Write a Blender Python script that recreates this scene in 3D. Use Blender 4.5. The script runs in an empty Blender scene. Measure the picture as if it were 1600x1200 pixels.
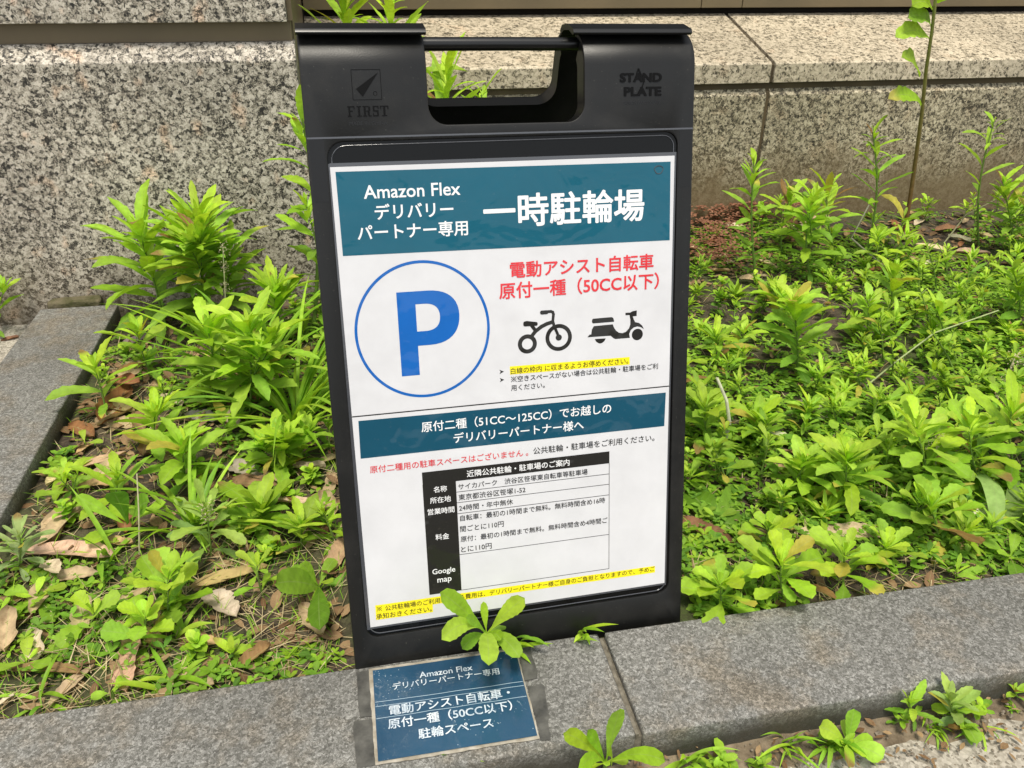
import bpy, bmesh, math, random
import numpy as np
from mathutils import Vector, Matrix
from mathutils import noise as mnoise

SC = bpy.context.scene
COL = SC.collection
R_ = math.radians
rng = random.Random(11)

# ------------------------------------------------------------------ camera
F_PX = 1275.0
CAM = np.array([0.0, 0.0, 0.66])
CM = np.array([[0.98119, 0.085, -0.17331], [-0.19274, 0.48082, -0.85537], [0.01063, 0.87269, 0.48816]])
cam = bpy.data.cameras.new('camera')
cam.sensor_width = 36.0
cam.lens = 36.0 * F_PX / 1600.0
cam.clip_start = 0.02
cam.clip_end = 500
camo = bpy.data.objects.new('camera', cam)
COL.objects.link(camo)
m4 = Matrix.Identity(4)
for i in range(3):
    for j in range(3):
        m4[i][j] = CM[i, j]
    m4[i][3] = CAM[i]
camo.matrix_world = m4
SC.camera = camo

# ------------------------------------------------------------------ light
SUN_EL, SUN_AZ = 70.0, math.atan2(-0.22, -1.0)      # azimuth measured from +Y towards +X
world = bpy.data.worlds.new('World')
SC.world = world
world.use_nodes = True
wn = world.node_tree.nodes
wl = world.node_tree.links
bg = wn['Background']
sky = wn.new('ShaderNodeTexSky')
sky.sky_type = 'NISHITA'
sky.sun_disc = False
sky.sun_elevation = R_(SUN_EL)
sky.sun_rotation = SUN_AZ
sky.dust_density = 1.0
hsv = wn.new('ShaderNodeHueSaturation')
hsv.inputs['Saturation'].default_value = 0.20
wl.new(sky.outputs[0], hsv.inputs['Color'])
wl.new(hsv.outputs[0], bg.inputs['Color'])
bg.inputs['Strength'].default_value = 0.15
sun = bpy.data.lights.new('sun', 'SUN')
sun.energy = 2.6
sun.angle = R_(15)
sun.color = (1.0, 0.93, 0.80)
suno = bpy.data.objects.new('sun', sun)
COL.objects.link(suno)
sd = Vector((math.sin(SUN_AZ) * math.cos(R_(SUN_EL)), math.cos(SUN_AZ) * math.cos(R_(SUN_EL)), math.sin(R_(SUN_EL))))
suno.rotation_euler = sd.to_track_quat('Z', 'Y').to_euler()
SC.view_settings.view_transform = 'Standard'
SC.view_settings.look = 'None'
SC.view_settings.exposure = 0.60
SC.view_settings.gamma = 1.0

# ------------------------------------------------------------------ helpers
def ray(u, v):
    return CM @ np.array([(u - 800) / F_PX, -(v - 600) / F_PX, -1.0])

def at(u, v, z=0.02):
    q = ray(u, v)
    return CAM + q * ((z - CAM[2]) / q[2])

def aty(u, v, y):
    q = ray(u, v)
    return CAM + q * (y / q[1])

def link(o, parent=None):
    COL.objects.link(o)
    if parent is not None:
        o.parent = parent
    return o

def tag(o, label=None, cat=None, group=None, kind=None):
    if label: o['label'] = label
    if cat: o['category'] = cat
    if group: o['group'] = group
    if kind: o['kind'] = kind
    return o

def empty(name, loc=(0, 0, 0)):
    o = bpy.data.objects.new(name, None)
    o.empty_display_size = 0.02
    o.location = loc
    return link(o)

def obj(name, bm, m, parent=None, smooth=None):
    me = bpy.data.meshes.new(name)
    bmesh.ops.recalc_face_normals(bm, faces=bm.faces[:])
    bm.to_mesh(me)
    bm.free()
    if smooth is not None:
        me.polygons.foreach_set('use_smooth', [True] * len(me.polygons))
        me.set_sharp_from_angle(angle=R_(smooth))
    if m is not None:
        me.materials.append(m)
    return link(bpy.data.objects.new(name, me), parent)

def add_box(bm, x0, x1, y0, y1, z0, z1, bev=0.0, seg=2):
    vs = [bm.verts.new((x, y, z)) for z in (z0, z1) for y in (y0, y1) for x in (x0, x1)]
    fs = [bm.faces.new([vs[i] for i in f]) for f in ((0, 2, 3, 1), (4, 5, 7, 6), (0, 1, 5, 4), (2, 6, 7, 3), (0, 4, 6, 2), (1, 3, 7, 5))]
    if bev > 0:
        es = list({e for f in fs for e in f.edges})
        bmesh.ops.bevel(bm, geom=es, offset=bev, segments=seg, affect='EDGES', profile=0.6)

def prism_x(bm, prof, x0, x1, bev=0.0):
    a = [bm.verts.new((x0, y, z)) for y, z in prof]
    b = [bm.verts.new((x1, y, z)) for y, z in prof]
    n = len(prof)
    fs = [bm.faces.new(a), bm.faces.new(b[::-1])]
    for i in range(n):
        fs.append(bm.faces.new((a[i], b[i], b[(i + 1) % n], a[(i + 1) % n])))
    if bev > 0:
        es = list({e for f in fs for e in f.edges})
        bmesh.ops.bevel(bm, geom=es, offset=bev, segments=2, affect='EDGES', profile=0.6)

def tube_pts(bm, pts, r0, r1=None, n=7):
    r1 = r0 if r1 is None else r1
    pts = [Vector(p) for p in pts]
    rings = []
    for i, p in enumerate(pts):
        a = pts[max(i - 1, 0)]; b = pts[min(i + 1, len(pts) - 1)]
        t = (b - a).normalized()
        s = t.cross(Vector((0.13, 0.97, 0.2))).normalized()
        w = s.cross(t)
        r = r0 + (r1 - r0) * i / max(len(pts) - 1, 1)
        rings.append([bm.verts.new(p + (s * math.cos(2 * math.pi * k / n) + w * math.sin(2 * math.pi * k / n)) * r) for k in range(n)])
    for a, b in zip(rings, rings[1:]):
        for k in range(n):
            bm.faces.new((a[k], a[(k + 1) % n], b[(k + 1) % n], b[k]))
    bm.faces.new(rings[0][::-1]); bm.faces.new(rings[-1])

# ------------------------------------------------------------------ materials
class NT:
    def __init__(s, name):
        s.m = bpy.data.materials.new(name)
        s.m.use_nodes = True
        s.t = s.m.node_tree
        s.n = s.t.nodes
        s.b = s.n['Principled BSDF']
        s.out = s.n['Material Output']
    def node(s, typ, **kw):
        n = s.n.new(typ)
        for k, v in kw.items():
            if k in n.inputs: n.inputs[k].default_value = v
            else: setattr(n, k, v)
        return n
    def l(s, a, b): s.t.links.new(a, b)
    def coord(s, out='Object'):
        return s.node('ShaderNodeTexCoord').outputs[out]
    def noise(s, co, scale, detail=4, rough=0.6, dist=0.0):
        n = s.node('ShaderNodeTexNoise', Scale=scale, Detail=detail, Roughness=rough, Distortion=dist)
        if co is not None: s.l(co, n.inputs['Vector'])
        return n
    def ramp(s, fac, stops, mode='LINEAR'):
        r = s.node('ShaderNodeValToRGB')
        cr = r.color_ramp
        cr.interpolation = mode
        while len(cr.elements) < len(stops): cr.elements.new(0.5)
        for e, (p, c) in zip(cr.elements, stops):
            e.position = p
            e.color = (c, c, c, 1) if not hasattr(c, '__len__') else (*c, 1)
        s.l(fac, r.inputs[0])
        return r.outputs[0]
    def mix(s, fac, a, b, blend='MIX'):
        n = s.node('ShaderNodeMix', data_type='RGBA', blend_type=blend)
        for i, v in ((0, fac), (6, a), (7, b)):
            if hasattr(v, 'links'): s.l(v, n.inputs[i])
            elif i == 0: n.inputs[0].default_value = v
            else: n.inputs[i].default_value = (*v, 1) if len(v) == 3 else v
        return n.outputs[2]
    def math(s, op, a, b=0.0, clamp=False):
        n = s.node('ShaderNodeMath', operation=op, use_clamp=clamp)
        for i, v in ((0, a), (1, b)):
            if hasattr(v, 'links'): s.l(v, n.inputs[i])
            else: n.inputs[i].default_value = v
        return n.outputs[0]
    def bump(s, h, strength=0.3, dist=0.001, prev=None):
        n = s.node('ShaderNodeBump', Strength=strength, Distance=dist)
        s.l(h, n.inputs['Height'])
        if prev is not None: s.l(prev, n.inputs['Normal'])
        return n.outputs[0]
    def set(s, **kw):
        for k, v in kw.items():
            i = s.b.inputs[k.replace('_', ' ')]
            if hasattr(v, 'links'): s.l(v, i)
            elif isinstance(v, tuple): i.default_value = (*v, 1) if len(v) == 3 else v
            else: i.default_value = v
        return s

def granite(name, scale, stops, tint=(1, 1, 1), dirt=None, rough=0.55, clump=0.35, pink=0.0, bumpd=0.0008, mottle=0.0):
    t = NT(name)
    co = t.coord()
    wob = t.noise(co, scale * 0.7, 3, 0.65)
    sub = t.node('ShaderNodeVectorMath', operation='SUBTRACT'); t.l(wob.outputs['Color'], sub.inputs[0]); sub.inputs[1].default_value = (0.5, 0.5, 0.5)
    sc_ = t.node('ShaderNodeVectorMath', operation='SCALE'); t.l(sub.outputs[0], sc_.inputs[0]); sc_.inputs['Scale'].default_value = 2.2 / scale
    ad = t.node('ShaderNodeVectorMath', operation='ADD'); t.l(co, ad.inputs[0]); t.l(sc_.outputs[0], ad.inputs[1])
    v1 = t.node('ShaderNodeTexVoronoi', Scale=scale); t.l(ad.outputs[0], v1.inputs['Vector'])
    v2 = t.node('ShaderNodeTexVoronoi', Scale=scale * 2.3); t.l(ad.outputs[0], v2.inputs['Vector'])
    s1 = t.node('ShaderNodeSeparateColor'); t.l(v1.outputs['Color'], s1.inputs[0])
    s2 = t.node('ShaderNodeSeparateColor'); t.l(v2.outputs['Color'], s2.inputs[0])
    cl = t.noise(co, scale * 0.32, 3, 0.6)
    val = t.math('ADD', t.math('MULTIPLY', s1.outputs[0], 0.55), t.math('MULTIPLY', s2.outputs[1], 0.45))
    val = t.math('ADD', val, t.math('MULTIPLY', t.math('SUBTRACT', cl.outputs[0], 0.5), clump * 2))
    c = t.ramp(val, stops)
    if pink:
        pn = t.noise(co, scale * 0.13, 2, 0.5)
        pk = t.math('MULTIPLY', t.ramp(pn.outputs[0], [(0.6, 0.0), (0.72, 1.0)]), pink)
        c = t.mix(pk, c, t.mix(1.0, c, (1.35, 0.95, 0.72), 'MULTIPLY'))
    big = t.noise(co, 4.0, 4, 0.6)
    c = t.mix(1.0, c, t.ramp(big.outputs[0], [(0.3, 0.78), (0.7, 1.12)]), 'MULTIPLY')
    c = t.mix(1.0, c, tint, 'MULTIPLY')
    if dirt is not None:                       # ragged stain climbing from the soil; on the kerb also painted shade
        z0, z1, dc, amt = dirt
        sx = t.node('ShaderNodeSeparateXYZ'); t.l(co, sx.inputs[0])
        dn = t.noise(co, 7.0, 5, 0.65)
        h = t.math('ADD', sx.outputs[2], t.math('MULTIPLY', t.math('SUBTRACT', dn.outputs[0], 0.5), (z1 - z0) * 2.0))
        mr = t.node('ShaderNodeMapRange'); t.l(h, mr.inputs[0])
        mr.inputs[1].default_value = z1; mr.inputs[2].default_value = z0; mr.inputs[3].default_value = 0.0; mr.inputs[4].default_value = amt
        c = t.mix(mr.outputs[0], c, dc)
    if mottle:                                  # brown weathering in patches, grime in the low spots
        m1 = t.noise(co, 16, 5, 0.65)
        c = t.mix(t.math('MULTIPLY', t.ramp(m1.outputs[0], [(0.48, 0.0), (0.66, 1.0)]), mottle), c, t.mix(1.0, c, (.92, .80, .66), 'MULTIPLY'))
        m2 = t.noise(co, 55, 5, 0.7)
        c = t.mix(1.0, c, t.ramp(m2.outputs[0], [(0.30, 0.84), (0.55, 1.0), (0.75, 1.06)]), 'MULTIPLY')
    fine = t.noise(co, scale * 4, 2, 0.6)
    bn = t.bump(fine.outputs[0], 0.5, bumpd)
    bn = t.bump(val, 0.3, bumpd, bn)
    t.set(Base_Color=c, Roughness=rough, Normal=bn)
    t.b.inputs['Specular IOR Level'].default_value = 0.35
    return t.m

M = {}
M['granite_wall'] = granite('speckled granite', 190, [(0.17, (.020, .018, .015)), (0.32, (.080, .072, .058)), (0.44, (.26, .23, .18)), (0.62, (.42, .38, .31)), (0.82, (.60, .545, .46))],
                            dirt=(0.0, 0.16, (.10, .075, .045), 0.65), pink=0.5, clump=0.25)
M['granite_base'] = granite('weathered granite', 180, [(0.16, (.03, .026, .016)), (0.34, (.095, .08, .052)), (0.48, (.25, .215, .14)), (0.66, (.38, .33, .22)), (0.84, (.52, .46, .33))],
                            dirt=(0.09, 0.22, (.15, .108, .055), 0.85), pink=0.15, clump=0.30)
M['granite_sill'] = granite('pale granite', 150, [(0.14, (.055, .047, .032)), (0.28, (.20, .17, .115)), (0.42, (.38, .325, .23)), (0.64, (.50, .43, .315)), (0.85, (.58, .50, .37))], clump=0.22, pink=0.15)
M['granite_kerb'] = granite('dark grey granite', 470, [(0.15, (.085, .083, .074)), (0.40, (.145, .142, .128)), (0.6, (.195, .192, .176)), (0.88, (.34, .335, .315))], clump=0.16, rough=0.7, bumpd=0.0006, dirt=(0.018, 0.0395, (.042, .039, .028), 0.9), mottle=0.8)  # kerb dirt band is grime plus shade painted onto the front face

def plain(name, col, rough=0.5, spec=0.5, metal=0.0, bump=None, var=None, coat=0.0):
    t = NT(name)
    c = col
    if var or bump: co = t.coord()
    if var:
        n = t.noise(co, var[0], 5, 0.6)
        c = t.mix(t.ramp(n.outputs[0], [(0.35, 0.0), (0.68, 1.0)]), col, var[1])
    t.set(Base_Color=c, Roughness=rough, Metallic=metal)
    t.b.inputs['Specular IOR Level'].default_value = spec
    if coat:
        t.b.inputs['Coat Weight'].default_value = coat; t.b.inputs['Coat Roughness'].default_value = 0.06
    if bump:
        n = t.noise(co, bump[0], 3, 0.6)
        t.set(Normal=t.bump(n.outputs[0], bump[1], bump[2]))
    return t.m

M['mortar'] = plain('joint filler', (.105, .078, .042), 0.75, 0.3, bump=(60, 0.3, 0.001), var=(9, (.06, .045, .026)))
M['bronze'] = plain('bronze trim', (.155, .118, .062), 0.45, 0.5, bump=(30, 0.15, 0.001), var=(5, (.115, .088, .048)))
M['frame_metal'] = plain('weathered bronze frame', (.16, .12, .062), 0.4, 0.5, var=(3, (.11, .085, .045)))
M['gap'] = plain('dark recess', (.012, .010, .008), 0.9, 0.1)
M['glass'] = plain('dark window glass', (.01, .012, .013), 0.04, 0.6)
t = NT('black grained plastic')
co = t.coord()
_d = t.noise(co, 22, 6, 0.7); _g = t.noise(co, 900, 2, 0.5); _s = t.noise(co, 480, 2, 0.5)
c = t.mix(t.math('MULTIPLY', t.ramp(_d.outputs[0], [(0.5, 0.0), (0.72, 1.0)]), 0.55), (.0065, .0065, .006), (.019, .018, .016))
c = t.mix(t.ramp(_s.outputs[0], [(0.70, 0.0), (0.76, 0.35)]), c, (.10, .095, .08))
t.set(Base_Color=c, Roughness=t.ramp(_d.outputs[0], [(0.3, 0.34), (0.7, 0.44)]), Normal=t.bump(_g.outputs[0], 0.6, 0.00012))
t.b.inputs['Specular IOR Level'].default_value = 0.36
M['plastic'] = t.m
M['plastic_smooth'] = plain('smooth black plastic', (.005, .005, .0048), 0.30, 0.45, bump=(900, 0.2, 0.00004))
M['emboss'] = plain('raised black mark', (.003, .003, .003), 0.5, 0.12)
M['pocket'] = plain('glossy black film', (.003, .0032, .0032), 0.1, 0.2, bump=(35, 0.12, 0.002))
M['film'] = plain('laminate film edge', (.055, .058, .066), 0.12, 0.7, bump=(60, 0.2, 0.001))
M['tape'] = plain('black cloth tape', (.005, .005, .005), 0.3, 0.35, bump=(700, 0.4, 0.00008))

def printed(name, col, rough=0.5):
    t = NT(name)
    co = t.coord()
    n = t.noise(co, 26.0, 4, 0.6)
    n2 = t.noise(co, 240.0, 3, 0.6)
    c = t.mix(t.ramp(n.outputs[0], [(0.3, 0.0), (0.75, 1.0)]), tuple(x * 0.90 for x in col), col)
    c = t.mix(t.math('MULTIPLY', t.ramp(n2.outputs[0], [(0.66, 0.0), (0.76, 1.0)]), 0.06), c, (.42, .38, .30))
    t.set(Base_Color=c, Roughness=rough)
    w = t.noise(co, 16.0, 3, 0.5, 0.4)
    t.b.inputs['Coat Weight'].default_value = 0.42
    t.b.inputs['Coat Roughness'].default_value = 0.08
    t.b.inputs['Specular IOR Level'].default_value = 0.2
    bn = t.bump(w.outputs[0], 0.9, 0.009)
    t.l(bn, t.b.inputs['Coat Normal'])
    return t.m

M['paper'] = printed('laminated white paper', (.63, .63, .645))
M['teal'] = printed('teal print', (.001, .092, .145))
M['navy'] = printed('deep blue print', (.002, .062, .108))
M['blue'] = printed('blue print', (.003, .11, .42))
M['red'] = printed('red print', (.66, .035, .045))
M['black'] = printed('black print', (.014, .013, .011))
M['yellow'] = printed('yellow print', (.86, .74, .012))
M['white'] = printed('white print', (.80, .80, .80))

# kerb notice: worn laminate over blue print
t = NT('worn blue laminate')
co = t.coord()
vo = t.node('ShaderNodeTexVoronoi', Scale=330.0); t.l(co, vo.inputs['Vector'])
big = t.noise(co, 18, 4, 0.65)
spk = t.math('MULTIPLY', t.math('LESS_THAN', vo.outputs['Distance'], 0.15), t.math('GREATER_THAN', big.outputs[0], 0.56))
pl_ = t.noise(co, 42, 5, 0.7, 0.6)
peel = t.math('MULTIPLY', t.ramp(pl_.outputs[0], [(0.66, 0.0), (0.70, 1.0)]), 0.55)
sh = t.noise(co, 9, 3, 0.5)
c = t.mix(t.ramp(sh.outputs[0], [(0.35, 0.0), (0.7, 1.0)]), (.006, .040, .085), (.015, .066, .125))
c = t.mix(peel, c, (.26, .33, .38))
c = t.mix(t.math('MULTIPLY', spk, 0.5), c, (.5, .56, .6))
t.set(Base_Color=c, Roughness=0.5)
t.b.inputs['Specular IOR Level'].default_value = 0.25
t.b.inputs['Coat Weight'].default_value = 0.45
t.b.inputs['Coat Roughness'].default_value = 0.10
wv = t.noise(co, 38, 3, 0.5, 0.5)
t.l(t.bump(wv.outputs[0], 0.5, 0.004), t.b.inputs['Coat Normal'])
M['kerb_notice'] = t.m
M['worn_white'] = plain('worn white print', (.62, .67, .71), 0.4, 0.3, var=(70, (.30, .38, .46)), coat=0.25)
M['laminate_rim'] = plain('dirty laminate rim', (.42, .39, .33), 0.4, 0.5, var=(60, (.20, .17, .12)))
M['tape_residue'] = plain('worn grey tape', (.03, .03, .027), 0.45, 0.4, var=(45, (.115, .112, .10)), bump=(120, 0.4, 0.001))
M['scratch'] = plain('crease in laminate', (.30, .40, .48), 0.3, 0.5)

# soil
t = NT('soil with moss')
co = t.coord()
a = t.noise(co, 14, 6, 0.7)
b = t.noise(co, 120, 5, 0.7)
g = t.noise(co, 5, 5, 0.65)
c = t.ramp(b.outputs[0], [(0.3, (.018, .012, .008)), (0.5, (.055, .040, .026)), (0.72, (.14, .105, .07))])
c = t.mix(t.ramp(a.outputs[0], [(0.5, 0.0), (0.66, 0.75)]), c, (.16, .115, .075))
c = t.mix(t.math('MULTIPLY', t.ramp(g.outputs[0], [(0.45, 0.0), (0.6, 1.0)]), t.ramp(b.outputs[0], [(0.35, 0.3), (0.6, 0.9)])), c, (.055, .085, .015))
t.set(Base_Color=c, Roughness=0.95, Normal=t.bump(b.outputs[0], 0.9, 0.006, t.bump(a.outputs[0], 0.6, 0.01)))
M['soil'] = t.m
# pavement
t = NT('pale paving stone with dirt')
co = t.coord()
a = t.noise(co, 6, 6, 0.65)
b = t.noise(co, 260, 4, 0.7)
v = t.node('ShaderNodeTexVoronoi', Scale=330.0); t.l(co, v.inputs['Vector'])
sv = t.node('ShaderNodeSeparateColor'); t.l(v.outputs['Color'], sv.inputs[0])
c = t.ramp(t.math('ADD', t.math('MULTIPLY', sv.outputs[0], 0.5), t.math('MULTIPLY', b.outputs[0], 0.5)), [(0.22, (.11, .098, .075)), (0.4, (.27, .245, .20)), (0.7, (.43, .395, .33))])
c = t.mix(t.ramp(a.outputs[0], [(0.45, 0.0), (0.72, 0.5)]), c, (.28, .235, .17))
t.set(Base_Color=c, Roughness=0.85, Normal=t.bump(b.outputs[0], 0.5, 0.0015))
M['pavement'] = t.m
M['dirt'] = plain('loose dirt', (.24, .19, .13), 0.95, 0.2, bump=(150, 0.9, 0.004), var=(42, (.075, .055, .034)))

def leaf_mat(name, trans=0.38, rough=0.55, veins=True, spec=0.22):
    t = NT(name)
    at_ = t.node('ShaderNodeAttribute', attribute_name='tint')
    uv = t.node('ShaderNodeUVMap')
    sx = t.node('ShaderNodeSeparateXYZ'); t.l(uv.outputs[0], sx.inputs[0])
    co = t.coord()
    n = t.noise(co, 95, 4, 0.6)
    c = t.mix(1.0, at_.outputs['Color'], t.ramp(n.outputs[0], [(0.3, 0.80), (0.7, 1.15)]), 'MULTIPLY')
    au = t.math('ABSOLUTE', sx.outputs[0])
    if veins:
        mid = t.math('LESS_THAN', au, 0.055)
        side = t.math('GREATER_THAN', t.math('SINE', t.math('MULTIPLY', t.math('SUBTRACT', sx.outputs[1], t.math('MULTIPLY', au, 0.16)), 48.0)), 0.90)
        vv = t.math('MAXIMUM', t.math('MULTIPLY', mid, 0.55), t.math('MULTIPLY', side, 0.16))
        c = t.mix(vv, c, t.mix(0.5, c, (.34, .42, .16)))
        hgt = t.math('SINE', t.math('MULTIPLY', t.math('SUBTRACT', sx.outputs[1], t.math('MULTIPLY', au, 0.16)), 48.0))
        t.set(Normal=t.bump(t.math('ADD', hgt, n.outputs[0]), 0.30, 0.00022))
    t.set(Base_Color=c, Roughness=rough)
    t.b.inputs['Specular IOR Level'].default_value = spec
    tr = t.node('ShaderNodeBsdfTranslucent')
    t.l(t.mix(1.0, c, (1.08, 1.12, 0.5), 'MULTIPLY'), tr.inputs['Color'])
    mx = t.node('ShaderNodeMixShader'); mx.inputs[0].default_value = trans
    t.l(t.b.outputs[0], mx.inputs[1]); t.l(tr.outputs[0], mx.inputs[2])
    t.l(mx.outputs[0], t.out.inputs['Surface'])
    return t.m

M['leaf'] = leaf_mat('weed leaf')
M['blade'] = leaf_mat('grass blade', 0.34, 0.45, False)
M['stem'] = leaf_mat('weed stem', 0.1, 0.5, False)
M['dead'] = leaf_mat('dead leaf', 0.12, 0.75, True, 0.15)
_t = NT.__new__(NT); _t.m = M['dead']; _t.t = _t.m.node_tree; _t.n = _t.t.nodes; _t.b = _t.n['Principled BSDF']; _t.out = _t.n['Material Output']
_src = _t.b.inputs['Base Color'].links[0].from_socket
_co = _t.coord(); _a = _t.noise(_co, 70, 5, 0.7); _b2 = _t.noise(_co, 320, 3, 0.6)
_c = _t.mix(_t.ramp(_a.outputs[0], [(0.52, 0.0), (0.70, 0.5)]), _src, (.13, .07, .035))
_c = _t.mix(_t.ramp(_b2.outputs[0], [(0.64, 0.0), (0.72, 0.4)]), _c, (.06, .035, .02))
_t.l(_c, _t.b.inputs['Base Color'])
M['flower'] = leaf_mat('dry seed head', 0.2, 0.8, False, 0.1)

# ------------------------------------------------------------------ leaf and stem geometry
class Acc:
    def __init__(s):
        s.v, s.f, s.c, s.u, s.n = [], [], [], [], 0
    def grid(s, P, cols, uvs):
        r, k = P.shape[:2]
        base = s.n
        s.v.append(P.reshape(-1, 3)); s.c.append(cols.reshape(-1, 3)); s.u.append(uvs.reshape(-1, 2))
        i = np.arange(r - 1)[:, None] * k + np.arange(k - 1)[None, :] + base
        s.f.append(np.stack([i, i + 1, i + k + 1, i + k], -1).reshape(-1, 4))
        s.n += r * k
    def build(s, name, m, parent=None, origin=None):
        me = bpy.data.meshes.new(name)
        V = np.concatenate(s.v).astype(np.float32)
        if origin is not None: V = V - np.array(origin, dtype=np.float32)
        Fc = np.concatenate(s.f).astype(np.int32)
        me.vertices.add(len(V)); me.vertices.foreach_set('co', V.ravel())
        me.loops.add(Fc.size); me.loops.foreach_set('vertex_index', Fc.ravel())
        me.polygons.add(len(Fc))
        me.polygons.foreach_set('loop_start', np.arange(0, Fc.size, 4, dtype=np.int32))
        me.polygons.foreach_set('use_smooth', np.ones(len(Fc), bool))
        me.update(calc_edges=True)
        Cc = np.concatenate(s.c).astype(np.float32)
        at_ = me.color_attributes.new('tint', 'FLOAT_COLOR', 'POINT')
        at_.data.foreach_set('color', np.concatenate([Cc, np.ones((len(Cc), 1), np.float32)], 1).ravel())
        uvl = me.uv_layers.new(name='UVMap')
        U = np.concatenate(s.u).astype(np.float32)
        uvl.data.foreach_set('uv', U[Fc.ravel()].ravel())
        me.materials.append(m)
        me.validate()
        return link(bpy.data.objects.new(name, me), parent)

def leaf_profile(t, shape):
    if shape == 'lance':
        w = (t ** 0.9) * ((1 - t) ** 0.75); w /= 0.42
        return np.maximum(w, 0.10 * (1 - t) ** 0.3)
    if shape == 'ovate':
        w = (t ** 0.8) * ((1 - t) ** 0.48); w /= 0.50
        return np.maximum(w, 0.10 * (1 - t) ** 0.3)
    if shape == 'spoon':
        w = (t ** 1.7) * ((1 - t) ** 0.5); w /= 0.365
        return np.maximum(w, 0.11 * (1 - t) ** 0.3)
    if shape == 'dead':
        w = (t ** 0.6) * ((1 - t) ** 0.65); w /= 0.43
        return np.maximum(w, 0.05 * (1 - t) ** 0.3)
    return np.minimum(1.0, 3.0 * (1 - t)) * (0.75 + 0.25 * np.sin(t * math.pi))       # blade

def leaf_line(acc, C, side, W, col, shape='lance', fold=0.25, teeth=0.0, nteeth=5, cols=5, wave=0.0, roll=0.0, curl=0.0, r=rng):
    """A leaf along the centre line C (n x 3) whose blade spreads along `side`."""
    n = len(C)
    t = np.linspace(0, 1, n)
    T = np.gradient(C, axis=0)
    T /= np.linalg.norm(T, axis=1)[:, None] + 1e-12
    side = np.asarray(side, float)
    S = side[None, :] - (T @ side)[:, None] * T
    S /= np.linalg.norm(S, axis=1)[:, None] + 1e-12
    N = np.cross(S, T)
    flip = np.where(N[:, 2].mean() < 0, -1.0, 1.0)
    N = N * flip
    if roll:
        ca, sa = math.cos(roll), math.sin(roll)
        S, N = S * ca + N * sa, N * ca - S * sa
    w = W * 0.5 * leaf_profile(t, shape)
    u = np.linspace(-1, 1, cols)
    ph = r.random() * 6.28
    ww = np.repeat(w[:, None], cols, 1)
    if teeth > 0:
        saw = (t * nteeth) % 1.0
        act = np.clip((t - 0.38) * 5, 0, 1) * np.clip((0.97 - t) * 12, 0, 1)
        ww = ww * (1 + teeth * act[:, None] * (saw[:, None] - 0.5) * (np.abs(u)[None, :] > 0.9))
    if shape == 'dead' and n > 10:                 # torn, ragged margin
        rag = np.array([r.uniform(-1, 1) for _ in range(n)])[:, None] * np.abs(u)[None, :] ** 3
        ww = ww * (1 + 0.14 * rag + 0.10 * np.sin(t * 11 + ph)[:, None] * np.sign(u)[None, :])
    off = np.abs(u)[None, :] * ww * fold
    off = off + wave * W * np.sin(t[:, None] * 9 + ph + (u[None, :] > 0) * 1.7) * np.abs(u)[None, :] ** 2
    if curl:
        off = off + curl * W * (u[None, :] ** 2) * 0.5
    P = C[:, None, :] + S[:, None, :] * (u[None, :] * ww)[:, :, None] + N[:, None, :] * off[:, :, None]
    cc = np.broadcast_to(np.asarray(col, float), P.shape).copy()
    if n > 10 and shape != 'blade':
        g1 = np.clip(1.10 - 0.22 * t, 0.8, 1.2)[:, None, None]
        cc = cc * g1
        if shape == 'dead':
            ed = (np.abs(u)[None, :] ** 2 * 0.5 + np.abs(t - 0.5)[:, None] * 0.6) * (0.5 + 0.5 * np.sin(t * 13 + ph))[:, None]
            cc = cc * (1 - 0.55 * np.clip(ed, 0, 1))[:, :, None]
        elif r.random() < 0.05:                    # scorched or yellowed tip
            bt = np.clip((t - r.uniform(.6, .8)) * 6, 0, 1)[:, None, None]
            cc = cc * (1 - bt) + np.array(r.choice(((.30, .20, .07), (.55, .50, .08), (.48, .44, .10)))) * bt
    uv = np.stack(np.broadcast_arrays(u[None, :], t[:, None]), -1).astype(float)
    acc.grid(P, cc, uv)

def leaf(acc, base, phi, elev, L, W, col, droop=0.6, rows=12, shape='lance', bend=0.0, **kw):
    t = np.linspace(0, 1, rows)
    a = elev - droop * t
    ph = phi + bend * t
    d = np.stack([np.cos(a) * np.cos(ph), np.cos(a) * np.sin(ph), np.sin(a)], 1)
    C = np.asarray(base, float) + np.concatenate([np.zeros((1, 3)), np.cumsum((d[1:] + d[:-1]) * 0.5, 0)]) * (L / (rows - 1))
    leaf_line(acc, C, (-math.sin(phi), math.cos(phi), 0.0), W, col, shape, **kw)

def leaf_to(acc, base, tip, W, col, lift=0.25, rows=13, shape='spoon', face=None, **kw):
    """A leaf from base to tip arching upwards by lift (share of its length)."""
    b, e = np.asarray(base, float), np.asarray(tip, float)
    L = np.linalg.norm(e - b)
    mid = (b + e) / 2 + np.array([0, 0, lift * L])
    t = np.linspace(0, 1, rows)[:, None]
    C = (1 - t) ** 2 * b + 2 * t * (1 - t) * mid + t ** 2 * e
    d = e - b
    s = np.cross(d, [0, 0, 1.0]) if face is None else np.cross(d, face)
    leaf_line(acc, C, s / (np.linalg.norm(s) + 1e-9), W, col, shape, **kw)

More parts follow.
